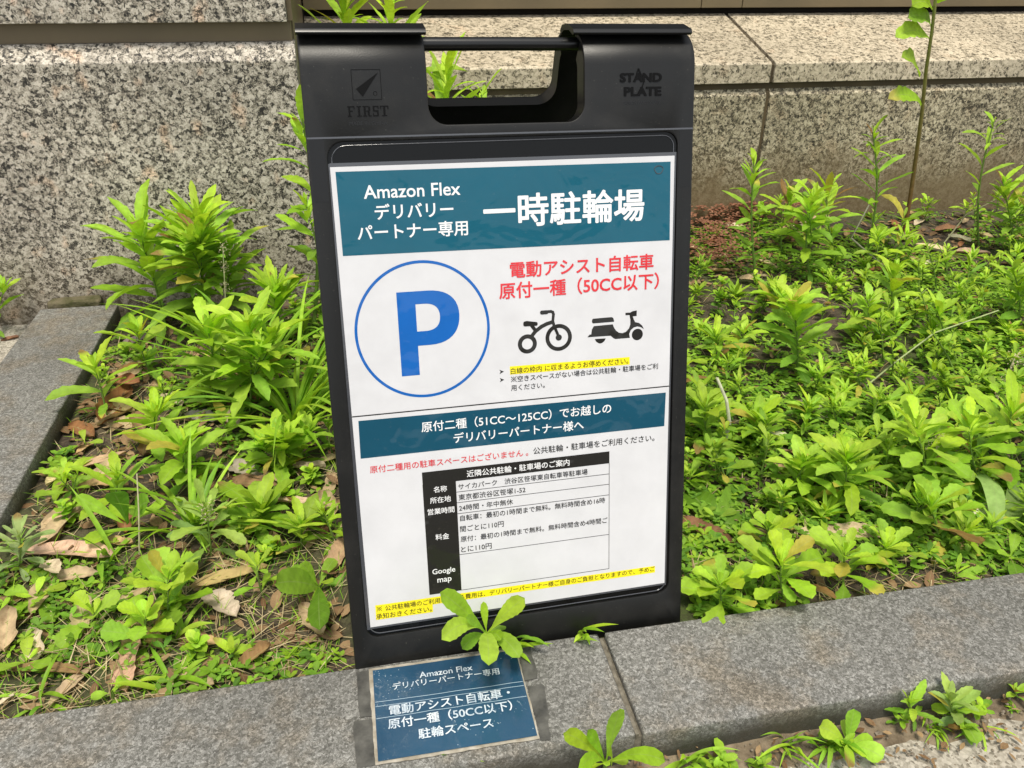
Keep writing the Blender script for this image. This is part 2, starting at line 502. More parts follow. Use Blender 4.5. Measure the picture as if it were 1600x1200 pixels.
def stem_acc(acc, pts, r0, r1, col, n=6, col2=None):
    pts = np.asarray(pts, float)
    k = len(pts)
    T = np.gradient(pts, axis=0); T /= np.linalg.norm(T, axis=1)[:, None] + 1e-12
    s = np.cross(T, [0.21, 0.95, 0.13]); s /= np.linalg.norm(s, axis=1)[:, None] + 1e-12
    w = np.cross(s, T)
    a = np.linspace(0, 2 * math.pi, n + 1)
    rr = np.linspace(r0, r1, k)[:, None, None]
    P = pts[:, None, :] + (s[:, None, :] * np.cos(a)[None, :, None] + w[:, None, :] * np.sin(a)[None, :, None]) * rr
    c = np.asarray(col, float); c2 = c if col2 is None else np.asarray(col2, float)
    m = np.linspace(0, 1, k)[:, None, None]
    cc = np.broadcast_to(c * (1 - m) + c2 * m, P.shape).copy()
    uv = np.zeros(P.shape[:2] + (2,))
    acc.grid(P, cc, uv)

def mixc(a, b, f):
    return tuple(x * (1 - f) + y * f for x, y in zip(a, b))

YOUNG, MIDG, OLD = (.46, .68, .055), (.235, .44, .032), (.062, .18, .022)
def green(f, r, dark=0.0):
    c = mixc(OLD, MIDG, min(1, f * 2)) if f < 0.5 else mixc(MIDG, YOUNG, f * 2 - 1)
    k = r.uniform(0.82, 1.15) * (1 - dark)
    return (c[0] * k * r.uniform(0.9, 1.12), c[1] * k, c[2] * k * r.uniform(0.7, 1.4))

def soil_z(x, y):
    n = mnoise.noise((x * 5.3, y * 5.3, 0.3)) * 0.010 + mnoise.noise((x * 17, y * 17, 1.7)) * 0.005
    a = min(1.0, max(0.0, (x + 0.09) / 0.05)) * min(1.0, max(0.0, (0.36 - x) / 0.05)) * min(1.0, max(0.0, (0.98 - y) / 0.06))
    return 0.014 + n * (1 - a) + 0.016 * a           # the soil is banked up where the sign stands

# ------------------------------------------------------------------ the setting: ground, soil
bm = bmesh.new()
vs = [bm.verts.new(p) for p in ((-40, -40, 0), (40, -40, 0), (40, 40, 0), (-40, 40, 0))]
bm.faces.new(vs)
tag(obj('pavement', bm, M['pavement']), kind='structure')

# dark asphalt sheet added out of view, to darken reflections and fill light
bm = bmesh.new()
bm.faces.new([bm.verts.new(p) for p in ((-40, -40, 0.004), (40, -40, 0.004), (40, 0.16, 0.004), (-40, 0.16, 0.004))])
tag(obj('added_road', bm, plain('dark asphalt', (.045, .044, .042), 0.9, 0.3, bump=(120, 0.8, 0.004), var=(30, (.06, .058, .055)))), kind='structure')
bm = bmesh.new()
X = np.concatenate([np.arange(-0.45, 1.95, 0.0125), np.arange(1.95, 4.6, 0.1)])
Y = np.arange(0.560, 1.90, 0.0125)
g = [[bm.verts.new((x, y, max(0.004, soil_z(x, y)))) for x in X] for y in Y]
for i in range(len(Y) - 1):
    for j in range(len(X) - 1):
        bm.faces.new((g[i][j], g[i][j + 1], g[i + 1][j + 1], g[i + 1][j]))
tag(obj('soil', bm, M['soil'], smooth=180), kind='structure')

# strip of blown-in dirt against the foot of the kerb
bm = bmesh.new()
X = np.arange(-1.2, 2.2, 0.01)
cols = []
for x in X:
    wd = 0.026 + 0.018 * mnoise.noise((x * 9, 3.1, 0)) + 0.012 * mnoise.noise((x * 31, 5.1, 0)) + (0.012 if x > 0.3 else 0)
    h = 0.009 + 0.006 * mnoise.noise((x * 13, 1.1, 4))
    cols.append([bm.verts.new((x, 0.452 - wd * f, max(-0.003, h * (1 - f) ** 1.3 + (0.003 * mnoise.noise((x * 60, f * 5, 2)) if 0 < f < 1 else 0) - (0.004 if f == 1 else 0)))) for f in (0, 0.2, 0.4, 0.6, 0.8, 1.0)])
for a, b in zip(cols, cols[1:]):
    for k in range(5):
        bm.faces.new((a[k], b[k], b[k + 1], a[k + 1]))
tag(obj('dirt_strip', bm, M['dirt'], smooth=180), kind='structure')

# ------------------------------------------------------------------ granite pillar (left) and wall with sloping sill (right)
pil = tag(empty('granite_pillar', (-2.5, 1.54, 0)), 'speckled grey granite pillar base with bronze groove behind the weeds left of the sign', 'pillar')
def pob(name, bm, m, parent, loc, smooth=None):
    o = obj(name, bm, m, parent, smooth)
    o.location = (-loc[0], -loc[1], -loc[2])        # geometry is in world coordinates
    return o
PL = (-2.5, 1.54, 0)
bm = bmesh.new()
prism_x(bm, [(1.54, -0.1), (1.54, 0.457), (1.566, 0.484), (1.60, 0.484), (1.60, -0.1)], -5.0, -0.074, 0.0015)
pob('lower_block', bm, M['granite_wall'], pil, PL)
bm = bmesh.new()
prism_x(bm, [(1.546, 0.517), (1.546, 2.8), (1.60, 2.8), (1.60, 0.517)], -5.0, -0.082, 0.0015)
pob('upper_block', bm, M['granite_wall'], pil, PL)
bm = bmesh.new()
add_box(bm, -5.0, -0.078, 1.572, 1.60, 0.4845, 0.5165)
add_box(bm, -0.0815, -0.073, 1.566, 1.60, 0.5172, 2.79)
add_box(bm, -5.0, -0.0755, 1.6005, 2.3, -0.1, 2.8)
pob('joint', bm, M['bronze'], pil, PL)

wal = tag(empty('granite_wall', (2.0, 1.85, 0)), 'low weathered granite wall with a pale sloping sill behind the sign and right bed', 'wall')
WL = (2.0, 1.85, 0)
XJ = 0.981
for x0, x1 in ((-0.073, XJ - 0.005), (XJ + 0.005, 2.75), (2.76, 5.5)):
    bm = bmesh.new()
    prism_x(bm, [(1.85, -0.1), (1.85, 0.323), (1.863, 0.338), (1.90, 0.338), (1.90, -0.1)], x0, x1, 0.0012)
    pob('base_block', bm, M['granite_base'], wal, WL)
    bm = bmesh.new()
    prism_x(bm, [(1.846, 0.351), (1.846, 0.392), (1.851, 0.396), (2.14, 0.474), (2.14, 0.351)], x0, x1, 0.0012)
    pob('sill_block', bm, M['granite_sill'], wal, WL)
bm = bmesh.new()
add_box(bm, -0.072, 5.5, 1.861, 1.92, -0.1, 0.3505)
add_box(bm, XJ - 0.0048, XJ + 0.0048, 1.856, 1.90, -0.1, 0.33)
prism_x(bm, [(1.853, 0.352), (1.853, 0.389), (2.139, 0.4675), (2.139, 0.352)], XJ - 0.0052, XJ + 0.0052)
pob('joint', bm, M['mortar'], wal, WL)
bm = bmesh.new()
add_box(bm, -0.0725, 5.5, 2.141, 2.25, -0.1, 0.51)
pob('recess', bm, M['gap'], wal, WL)
win = tag(empty('window', (2.0, 2.1, 0.48)), 'dark window in a bronze metal frame above the pale sloping sill', 'window')
WW = (2.0, 2.1, 0.48)
bm = bmesh.new()
for x0, x1 in ((-0.072, 0.90), (0.9022, 1.01), (1.0122, 5.5)):
    add_box(bm, x0, x1, 2.115, 2.24, 0.489, 0.62, 0.0015)
pob('frame', bm, M['frame_metal'], win, WW)
bm = bmesh.new()
add_box(bm, -0.072, 5.5, 2.17, 2.2, 0.621, 2.8)
pob('pane', bm, M['glass'], win, WW)

# ------------------------------------------------------------------ kerb stones round the bed
KT = 0.042
def kerb(x0, x1, y0, y1, label, seed):
    bm = bmesh.new()
    nx, ny = max(2, int((x1 - x0) / 0.012)), max(2, int((y1 - y0) / 0.012))
    nx, ny = min(nx, 90), min(ny, 90)
    add_box(bm, x0, x1, y0, y1, -0.06, KT, 0.003, 3)
    for v in bm.verts:
        if v.co.z > -0.03:
            k = mnoise.noise((v.co.x * 40, v.co.y * 40, seed))
            v.co.z += 0.0006 * k
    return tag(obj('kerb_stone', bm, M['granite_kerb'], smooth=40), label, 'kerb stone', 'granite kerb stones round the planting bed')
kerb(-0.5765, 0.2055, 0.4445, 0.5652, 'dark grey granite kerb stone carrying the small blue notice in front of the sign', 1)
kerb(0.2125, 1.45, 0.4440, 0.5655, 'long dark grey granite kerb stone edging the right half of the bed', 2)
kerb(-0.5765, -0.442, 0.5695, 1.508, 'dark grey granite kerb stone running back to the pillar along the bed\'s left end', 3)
bm = bmesh.new()
add_box(bm, 0.2057, 0.2123, 0.4475, 0.564, -0.05, 0.0345)
add_box(bm, 0.2058, 0.2090, 0.4465, 0.560, 0.0347, 0.0392)
tag(obj('joint_filler', bm, plain('pale joint mortar', (.20, .18, .14), 0.9, 0.2, bump=(300, 0.6, 0.002), var=(120, (.09, .08, .06)))), 'narrow strip of mortar in the gap between the two front kerb stones', 'mortar joint')

# mossy lump of mortar where the left kerb meets the pillar
bm = bmesh.new()
add_box(bm, -0.565, -0.475, 1.512, 1.5385, 0.0, 0.052, 0.006, 3)
bmesh.ops.subdivide_edges(bm, edges=bm.edges[:], cuts=3, use_grid_fill=True)
for v in bm.verts:
    n = mnoise.noise_vector(v.co * 60)
    v.co += n * 0.0035
mm = plain('mossy mortar', (.15, .125, .08), 0.9, 0.2, bump=(160, 0.8, 0.004), var=(38, (.045, .05, .014)))
tag(obj('mortar_lump', bm, mm, smooth=60), 'small mossy lump of old mortar between the left kerb and the pillar', 'mortar')

# ------------------------------------------------------------------ the folding sign
SR = np.array([[0.99927, 0.00476, 0.03791], [0.03575, 0.23354, -0.97169], [-0.01348, 0.97234, 0.2332]])
SO = np.array([0.13234, 0.6271, 0.28466])
SMAT = Matrix([[*SR[0], SO[0]], [*SR[1], SO[1]], [*SR[2], SO[2]], [0, 0, 0, 1]]) @ Matrix.Diagonal((0.001, 0.001, 0.001, 1))
VB = -262.0
base_pt = SMAT @ Vector((0, VB, -12))
sign = tag(empty('folding_sign', base_pt), 'black plastic folding sign with a carrying bar and white parking notices, behind the kerb', 'folding sign')
MSIGN = Matrix.Translation(-base_pt) @ SMAT         # sign millimetres -> coordinates below the empty

def sob(name, bm, m, parent=sign, smooth=None, mat=None):
    bmesh.ops.transform(bm, matrix=(mat or MSIGN), verts=bm.verts[:])
    return obj(name, bm, m, parent, smooth)

ARC0, ARCR = 284.0, 30.0                              # the shell starts to bend back here
def bend(u, v, n):
    if v <= ARC0: return Vector((u, v, n))
    a = min((v - ARC0) / ARCR, R_(72))
    ex = (v - ARC0) - a * ARCR
    r = ARCR + n
    p = Vector((u, ARC0 + r * math.sin(a), -ARCR + r * math.cos(a)))
    return p + Vector((0, math.cos(a), -math.sin(a))) * ex

def rounded(poly, radii, seg=7):
    out = []
    n = len(poly)
    for i in range(n):
        p = Vector(poly[i]); a = Vector(poly[i - 1]); b = Vector(poly[(i + 1) % n]); r = radii[i]
        if r <= 0: out.append(tuple(p)); continue
        d1 = (a - p).normalized(); d2 = (b - p).normalized()
        ang = d1.angle(d2); k = r / math.tan(ang / 2)
        c = p + (d1 + d2).normalized() * (r / math.sin(ang / 2))
        s = p + d1 * k; e = p + d2 * k
        a0 = math.atan2(s.y - c.y, s.x - c.x); a1 = math.atan2(e.y - c.y, e.x - c.x)
        while a1 - a0 > math.pi: a1 -= 2 * math.pi
        while a1 - a0 < -math.pi: a1 += 2 * math.pi
        for q in range(seg + 1):
            w = a0 + (a1 - a0) * q / seg
            out.append((c.x + r * math.cos(w), c.y + r * math.sin(w)))
    return out

def fill_poly(bm, loops, z=0.0):
    es = []
    for lp in loops:
        vv = [bm.verts.new((x, y, z)) for x, y in lp]
        es += [bm.edges.new((vv[i], vv[(i + 1) % len(vv)])) for i in range(len(vv))]
    r = bmesh.ops.triangle_fill(bm, use_beauty=True, use_dissolve=False, edges=es)
    bmesh.ops.recalc_face_normals(bm, faces=bm.faces[:])
    for f in bm.faces:
        if f.normal.z < 0: f.normal_flip()

def shell(loops, thick, bev=1.4, nfront=0.0, bends=True):
    """a plate from 2-D outlines (first outer, others holes), bent back at the top"""
    bm = bmesh.new()
    fill_poly(bm, loops)
    if bends:
        for k in range(1, 15):
            v = ARC0 + k * 3.2 - 1.6
            bmesh.ops.bisect_plane(bm, geom=bm.verts[:] + bm.edges[:] + bm.faces[:], plane_co=(0, v, 0), plane_no=(0, 1, 0))
    front = bm.faces[:]
    ret = bmesh.ops.extrude_face_region(bm, geom=front)
    back = [v for v in ret['geom'] if isinstance(v, bmesh.types.BMVert)]
    for v in back: v.co.z = -thick
    bmesh.ops.recalc_face_normals(bm, faces=bm.faces[:])
    if bev:
        es = []
        for e in bm.edges:
            if len(e.link_faces) == 2 and abs(e.verts[0].co.z) < 1e-6 and abs(e.verts[1].co.z) < 1e-6:
                if e.calc_face_angle(0) > 1.0: es.append(e)
        bmesh.ops.bevel(bm, geom=es, offset=bev, segments=2, affect='EDGES', profile=0.5)
    for v in bm.verts:
        p = bend(v.co.x, v.co.y, v.co.z + nfront) if bends else Vector((v.co.x, v.co.y, v.co.z + nfront))
        v.co = p
    return bm

def flat(loops, z):
    bm = bmesh.new(); fill_poly(bm, loops, z); return bm
def rect(u0, u1, v0, v1): return [(u0, v0), (u1, v0), (u1, v1), (u0, v1)]

UL, UR, VT = -165.0, 165.0, 324.0
SL, SRR, SB = -66.5, 65.5, 240.5
outer = rounded([(UL - 1, VB), (UR + 2, VB), (UR, VT), (SRR, VT), (SRR, SB), (SL, SB), (SL, VT), (UL, VT)], [5, 5, 0, 0, 15, 15, 0, 0])
POCK = rounded([(-152.5, -220.5), (152.5, -220.5), (150.5, 230.0), (-149.5, 229.0)], [12, 12, 11, 13])
sob('front_panel', shell([outer, POCK], 3.2), M['plastic'], smooth=32)
# rim walls of the hollow shell
bm = bmesh.new()
for u0, u1 in ((UL + 0.3, UL + 3.0), (UR - 3.0, UR - 0.3)):
    add_box(bm, u0, u1, VB + 1, ARC0 - 4, -20, -3.4)
add_box(bm, UL + 3.1, UR - 3.1, VB + 1, VB + 4, -20, -3.4)
sob('panel_rim', bm, M['plastic_smooth'])
# walls of the handle opening in the front shell
bm = bmesh.new()
def wall_strip(pts, d0, d1):
    a = [bm.verts.new(bend(u, v, d0)) for u, v in pts]; b = [bm.verts.new(bend(u, v, d1)) for u, v in pts]
    for i in range(len(pts) - 1): bm.faces.new((a[i], a[i + 1], b[i + 1], b[i]))
slot = rounded([(SRR, 310), (SRR, SB), (SL, SB), (SL, 310)], [0, 15, 15, 0])
dense = []
for i in range(len(slot) - 1):
    k = 8 if abs(slot[i][0] - slot[i + 1][0]) < 0.01 else 1
    for q in range(k): dense.append((slot[i][0] + (slot[i + 1][0] - slot[i][0]) * q / k, slot[i][1] + (slot[i + 1][1] - slot[i][1]) * q / k))
dense.append(slot[-1])
wall_strip(dense, -1.5, -20)
sob('handle_opening', bm, M['plastic_smooth'], smooth=30)
# pocket: glossy back, fine raised lip
ZP = -2.2
sob('pocket_back', flat([rounded([(-153.5, -221.5), (153.5, -221.5), (151.5, 231.0), (-150.5, 230.0)], [12, 12, 11, 13])], ZP), M['pocket'])
def ring(loop, w, z):
    n = len(loop); out = []
    for i in range(n):
        p = Vector(loop[i]); a = Vector(loop[i - 1]); b = Vector(loop[(i + 1) % n])
        d = (b - a).normalized(); out.append((p.x - d.y * w, p.y + d.x * w))
    return out
lip = rounded([(-149.8, -217.8), (149.8, -217.8), (147.6, 227.3), (-146.6, 226.3)], [11, 11, 10, 12])
bm = bmesh.new()
pts = [Vector((x, y, ZP + 0.3)) for x, y in lip]
tube_pts(bm, pts + [pts[0]], 0.55, n=6)
sob('pocket_lip', bm, M['film'], smooth=60)
# black tape over the top of the cover
bm = flat([rect(UL + 0.6, UR - 0.6, 231.8, 233.2)], 0.22)
sob('cover_edge', bm, M['film'])
for u0, u1 in ((UL + 1.8, -151.5), (152.0, UR - 1.8)):
    sob('tape', flat([rect(u0, u1, 183.0, 231.2)], 0.25), M['tape'])

# rear panel: the front shape mirrored about the upright plane through the hinge
hp = SMAT @ Vector((0, 316, -33))
upw = Vector((0, 0, 1)); ax = Vector(SR[:, 0]).normalized()
nrm = ax.cross(upw).normalized()
REF = Matrix.Translation(hp) @ (Matrix.Identity(4) - 2 * Matrix([[nrm[i] * nrm[j] for j in range(3)] + [0] for i in range(3)] + [[0, 0, 0, 0]])) @ Matrix.Translation(-hp)
MREAR = Matrix.Translation(-base_pt) @ REF @ SMAT
outer_r = rounded([(UL - 1, VB), (UR + 1, VB), (UR, VT), (SRR - 4, VT), (SRR - 4, SB + 4), (SL + 1, SB + 4), (SL + 1, VT), (UL, VT)], [5, 5, 0, 0, 17, 17, 0, 0])
sob('rear_panel', shell([outer_r], 3.2), M['plastic'], smooth=32, mat=MREAR)
bm = bmesh.new()
slot = rounded([(SRR - 4, 306), (SRR - 4, SB + 4), (SL + 1, SB + 4), (SL + 1, 306)], [0, 17, 17, 0])
dense = []
for i in range(len(slot) - 1):
    k = 8 if abs(slot[i][0] - slot[i + 1][0]) < 0.01 else 1
    for q in range(k): dense.append((slot[i][0] + (slot[i + 1][0] - slot[i][0]) * q / k, slot[i][1] + (slot[i + 1][1] - slot[i][1]) * q / k))
dense.append(slot[-1])
wall_strip(dense, -1.0, -19)
for u0, u1 in ((UL + 0.3, UL + 3.0), (UR - 3.0, UR - 0.3)):
    add_box(bm, u0, u1, VB + 1, ARC0 - 4, -20, -3.4)
sob('rear_rim', bm, M['plastic_smooth'], smooth=30, mat=MREAR)
# hinge caps and bar
for u0, u1 in ((-165.6, -65.2), (56.5, 161.5)):
    bm = bmesh.new()
    prof = rounded([(308.6, -3.0), (309.8, 0.2), (313.4, -2.2), (319.5, -18), (321, -34), (317, -40), (313.5, -38), (316, -30), (314, -14)], [0.6, 0.8, 2, 5, 5, 1, 1, 4, 4], 3)
    a = [bm.verts.new((u0, v, n)) for v, n in prof]; b = [bm.verts.new((u1, v, n)) for v, n in prof]
    bm.faces.new(a); bm.faces.new(b[::-1])
    for i in range(len(prof)): bm.faces.new((a[i], b[i], b[(i + 1) % len(prof)], a[(i + 1) % len(prof)]))
    sob('hinge_cap', bm, M['plastic_smooth'], smooth=35)
bm = bmesh.new()
tube_pts(bm, [(-75, 304.5, -24), (0, 304.5, -24), (70, 304.2, -24)], 5.4, n=28)
sob('carrying_bar', bm, M['plastic_smooth'], smooth=50)

# ---------------- lettering
def text_bm(s, bold=0.0, spacing=1.0):
    cu = bpy.data.curves.new('lettering', 'FONT')
    cu.body = s
    cu.size = 1.0
    cu.space_character = spacing
    cu.resolution_u = 3
    o = bpy.data.objects.new('lettering', cu)
    COL.objects.link(o)
    bpy.context.view_layer.update()
    dg = bpy.context.evaluated_depsgraph_get()
    me = bpy.data.meshes.new_from_object(o.evaluated_get(dg))
    bpy.data.objects.remove(o)
    bm = bmesh.new(); bm.from_mesh(me)
    if bold:                                         # heavier strokes: the letter printed again a hair to each side
        src = bmesh.new(); src.from_mesh(me)
        n = 8 if bold > 0.015 else 4
        for k in range(n):
            a = 2 * math.pi * (k + 0.5) / n
            b0 = len(bm.verts)
            bm.from_mesh(me)
            bm.verts.ensure_lookup_table()
            for v in bm.verts[b0:]:
                v.co.x += bold * math.cos(a); v.co.y += bold * math.sin(a); v.co.z += 0.01 * (k + 1)
        src.free()
    bpy.data.meshes.remove(me); bpy.data.curves.remove(cu)
    return bm

def fit(bm, u0, u1, vc, z, h=None, zk=0.5):
    xs = [v.co.x for v in bm.verts]; ys = [v.co.y for v in bm.verts]
    if not xs: return bm
    k = (u1 - u0) / (max(xs) - min(xs))
    ky = k if h is None else h / (max(ys) - min(ys))
    cx, cy = (max(xs) + min(xs)) / 2, (max(ys) + min(ys)) / 2
    for v in bm.verts:
        v.co = Vector(((v.co.x - cx) * k + (u0 + u1) / 2, (v.co.y - cy) * ky + vc, z + v.co.z * zk))
    return bm

def solid(bm, d):
    r = bmesh.ops.extrude_face_region(bm, geom=bm.faces[:])
    for v in r['geom']:
        if isinstance(v, bmesh.types.BMVert): v.co.z += d
    return bm

# raised marks on the head
bm = fit(text_bm('STAND', 0.05), 96.5, 134.5, 274.7, 0.05, 7.6); sob('emblem', solid(bm, 0.5), M['emboss'])
bm = fit(text_bm('PLATE', 0.05), 100.2, 134.3, 263.6, 0.05, 7.6); sob('emblem', solid(bm, 0.5), M['emboss'])
bm = flat([[(108.8, 271.0), (112.6, 282.0), (113.6, 282.0), (109.9, 271.0)]], 0.5)
fill_poly(bm, [[(112.2, 282), (113.8, 282), (119.3, 271), (117.4, 271)]], 0.5)
fill_poly(bm, [[(113.7, 259.8), (117.6, 271.0), (118.6, 271.0), (114.8, 259.8)]], 0.5)
sob('emblem', bm, M['emboss'])
bm = fit(text_bm('DESIGN PAT.1168795', 0.0), 100.1, 133.1, 254.5, 0.05, 2.4); sob('emblem', solid(bm, 0.22), M['plastic_smooth'])
# FIRST is set in slab letters
def slab(ch, x, w):
    q = []
    def r(a, b, c, d): q.append((x + a * w, x + b * w, c, d))
    if ch == 'F': r(.12, .34, 0, 1); r(0, .9, .88, 1); r(.3, .66, .46, .58); r(0, .5, 0, .1); r(.82, .92, .68, 1)
    if ch == 'I': r(.34, .66, 0, 1); r(.1, .9, .9, 1); r(.1, .9, 0, .1)
    if ch == 'R': r(.12, .34, 0, 1); r(0, .7, .9, 1); r(.3, .7, .46, .56); r(.64, .86, .52, .94); r(.56, .78, .1, .48); r(.66, 1, 0, .1); r(0, .46, 0, .1)
    if ch == 'S': r(.1, .86, .88, 1); r(.1, .32, .54, .94); r(.12, .88, .44, .58); r(.66, .88, .06, .5); r(.1, .86, 0, .12); r(.08, .18, .0, .3); r(.8, .9, .7, 1)
    if ch == 'T': r(.38, .62, 0, 1); r(.02, .98, .89, 1); r(.2, .8, 0, .1); r(0, .1, .66, 1); r(.9, 1, .66, 1)
    return q
bm = bmesh.new()
x = -131.0
for ch, w in zip('FIRST', (6.0, 4.6, 6.8, 5.6, 6.6)):
    for i, (a, b, c, d) in enumerate(slab(ch, x, w)):
        add_box(bm, a, b, 248.0 + c * 8.0, 248.0 + d * 8.0, 0.02, 0.45 + 0.012 * i)
    x += w + 0.65
sob('emblem', bm, M['emboss'])
bm = fit(text_bm('MADE IN CHINA', 0.0), -130.3, -100.4, 243.0, 0.05, 2.9); sob('emblem', solid(bm, 0.22), M['plastic_smooth'])
bm = bmesh.new()
for a, b, c, d in ((-126.1, -103.2, 282.9, 283.3), (-126.1, -103.4, 260.5, 260.9), (-126.2, -125.8, 260.9, 282.9), (-103.6, -103.2, 260.9, 282.9)):
    add_box(bm, a, b, c, d, 0.02, 0.3)
sob('emblem', bm, M['emboss'])
bm = flat([[(-105.0, 281.0), (-123.2, 268.8), (-118.3, 263.0)]], 0.4)
sob('emblem', bm, M['emboss'])
bm = bmesh.new()
tube_pts(bm, [(-108.4 + 1.5 * math.cos(a), 265.3 + 1.5 * math.sin(a), 0.1) for a in np.linspace(0, 2 * math.pi, 17)], 0.22, n=5)
sob('emblem', bm, M['emboss'])

# ---------------- the two printed notices (one sheet above the other)
Z0, Z1, Z2, Z3 = -1.3, -1.15, -1.0, -0.85
def sheet(name, u0, u1, v0, v1, z, m, parent=sign, label=None):
    """a sheet, gently waved like laminated paper"""
    bm = bmesh.new()
    nu, nv = 24, 18
    gg = [[bm.verts.new((u0 + (u1 - u0) * i / nu, v0 + (v1 - v0) * j / nv, z)) for i in range(nu + 1)] for j in range(nv + 1)]
    for j in range(nv):
        for i in range(nu): bm.faces.new((gg[j][i], gg[j][i + 1], gg[j + 1][i + 1], gg[j + 1][i]))
    o = sob(name, bm, m, parent, smooth=180)
    if label: o['label'] = label
    return o
up = sheet('notice', -148.5, 148.5, -1.1, 210.0, Z0, M['paper'], label='upper white notice with a teal heading and a large blue letter P')
lo = sheet('notice', -148.5, 148.5, -210.0, -1.6, Z0, M['paper'], label='lower white notice with a dark blue heading and a black and white table')
# clear film standing out round the sheets
bm = bmesh.new()
for a, b, c, d in ((-151.8, -148.6, -212.5, 212.5), (148.6, 150.2, -212.5, 213), (-148.6, 148.6, -212, -210.1), (-148.6, 148.6, 210.1, 213)):
    fill_poly(bm, [rect(a, b, c, d)], -1.4)
sob('film_edge', bm, M['film'])

def lett(parent, s, u0, u1, vc, m, bold=0.0, h=None, z=Z2):
    return sob('lettering', fit(text_bm(s, bold), u0, u1, vc, z, h), M[m], parent)
B1, B2 = 0.016, 0.006
sob('heading_band', flat([[(-144.3, 138.8), (145.6, 136.5), (144.8, 205.0), (-144.5, 206.2)]], Z1), M['teal'], up)
lett(up, 'Amazon Flex', -123.4, -43.6, 189.4, 'white', 0.014)
lett(up, 'デリバリー', -115.7, -50.2, 173.2, 'white', B1)
lett(up, 'パートナー専用', -131.1, -38.5, 156.8, 'white', B1)
lett(up, '一時駐輪場', -24.7, 120.7, 169.2, 'white', 0.022)
# worn spot in the film
bm = bmesh.new()
tube_pts(bm, [(133.7 + 4.0 * math.cos(a) * (1 + 0.12 * math.sin(3 * a)), 198.5 + 3.4 * math.sin(a), Z2) for a in np.linspace(0, 2 * math.pi, 19)], 0.35, n=5)
sob('film_blemish', bm, M['film'], up)
# P in a ring
def ring_bm(cx, cy, ro, ri, z, ky=1.0, n=72):
    bm = bmesh.new()
    A = [bm.verts.new((cx + ro * math.cos(2 * math.pi * k / n), cy + ky * ro * math.sin(2 * math.pi * k / n), z)) for k in range(n)]
    if ri <= 0:
        bm.faces.new(A); return bm
    B = [bm.verts.new((cx + ri * math.cos(2 * math.pi * k / n), cy + ky * ri * math.sin(2 * math.pi * k / n), z)) for k in range(n)]
    for k in range(n): bm.faces.new((A[k], A[(k + 1) % n], B[(k + 1) % n], B[k]))
    return bm
bm = ring_bm(-81.5, 71.2, 58.7, 56.3, Z1, 1.03, 96)
def bez(pts, n=10):
    out = []
    for i in range(0, len(pts) - 1, 3):
        p = [Vector(q) for q in pts[i:i + 4]]
        for k in range(n):
            t = k / n
            out.append(tuple((1 - t) ** 3 * p[0] + 3 * t * (1 - t) ** 2 * p[1] + 3 * t * t * (1 - t) * p[2] + t ** 3 * p[3]))
    out.append(tuple(pts[-1]))
    return out
Po = [(-102.7, 31.6), (-87.0, 31.6), (-87.0, 57.8)] + bez([(-76, 57.8), (-58.5, 57.8), (-49.4, 67.5), (-49.4, 82.5), (-49.4, 97.5), (-59, 105.5), (-76, 105.5)]) + [(-102.7, 105.5)]
Ph = [(-87.0, 70.4)] + bez([(-79.5, 70.4), (-71, 70.4), (-66.4, 74.5), (-66.4, 82.4), (-66.4, 90.3), (-71, 94.3), (-79.5, 94.3)]) + [(-87.0, 94.3)]
fill_poly(bm, [Po, Ph], Z1)
sob('parking_symbol', bm, M['blue'], up)
lett(up, '電動アシスト自転車', -3.1, 130.5, 118.4, 'red', 0.020)
lett(up, '原付一種（50CC以下）', -13.4, 136.0, 100.6, 'red', 0.020)
# bicycle icon
def stroke(bm, pts, w, z):
    for i in range(len(pts) - 1):
        a, b = Vector(pts[i]), Vector(pts[i + 1])
        d = (b - a).normalized(); nn = Vector((-d.y, d.x)) * w / 2
        bm.faces.new([bm.verts.new((*q, z + 0.004 * i)) for q in (a + nn - d * w * .25, a - nn - d * w * .25, b - nn + d * w * .25, b + nn + d * w * .25)])
bm = ring_bm(10.9, 51.4, 8.8, 5.0, Z1)
b2 = ring_bm(40.2, 55.0, 12.4, 8.8, Z1 + 0.01); me = bpy.data.meshes.new('tmp'); b2.to_mesh(me); b2.free(); bm.from_mesh(me)
b2 = ring_bm(40.2, 55.0, 2.9, 0, Z1 + 0.02); b2.to_mesh(me); b2.free(); bm.from_mesh(me); bpy.data.meshes.remove(me)
stroke(bm, [(15.0, 58.2), (18.6, 62.4), (24.4, 66.3), (29.3, 68.4), (35.0, 69.8)], 3.4, Z1 + 0.03)
stroke(bm, [(14.5, 69.1), (19.4, 62.0)], 3.2, Z1 + 0.06)
stroke(bm, [(29.0, 79.4), (33.2, 79.4), (35.0, 78.6), (35.6, 76.6), (34.9, 70.7), (35.8, 66.6), (40.2, 55.8)], 2.6, Z1 + 0.07)
fill_poly(bm, [rounded([(7.6, 67.6), (20.8, 67.4), (20.8, 70.6), (11, 72.4), (7.6, 72.0)], [1.6, 1.4, 1.4, 1.6, 1.8], 4)], Z1 + 0.11)
fill_poly(bm, [rounded([(23.2, 77.2), (31.0, 77.2), (31.0, 80.8), (23.2, 80.8)], [1.7] * 4, 4)], Z1 + 0.12)
sob('bicycle_icon', bm, M['black'], up)
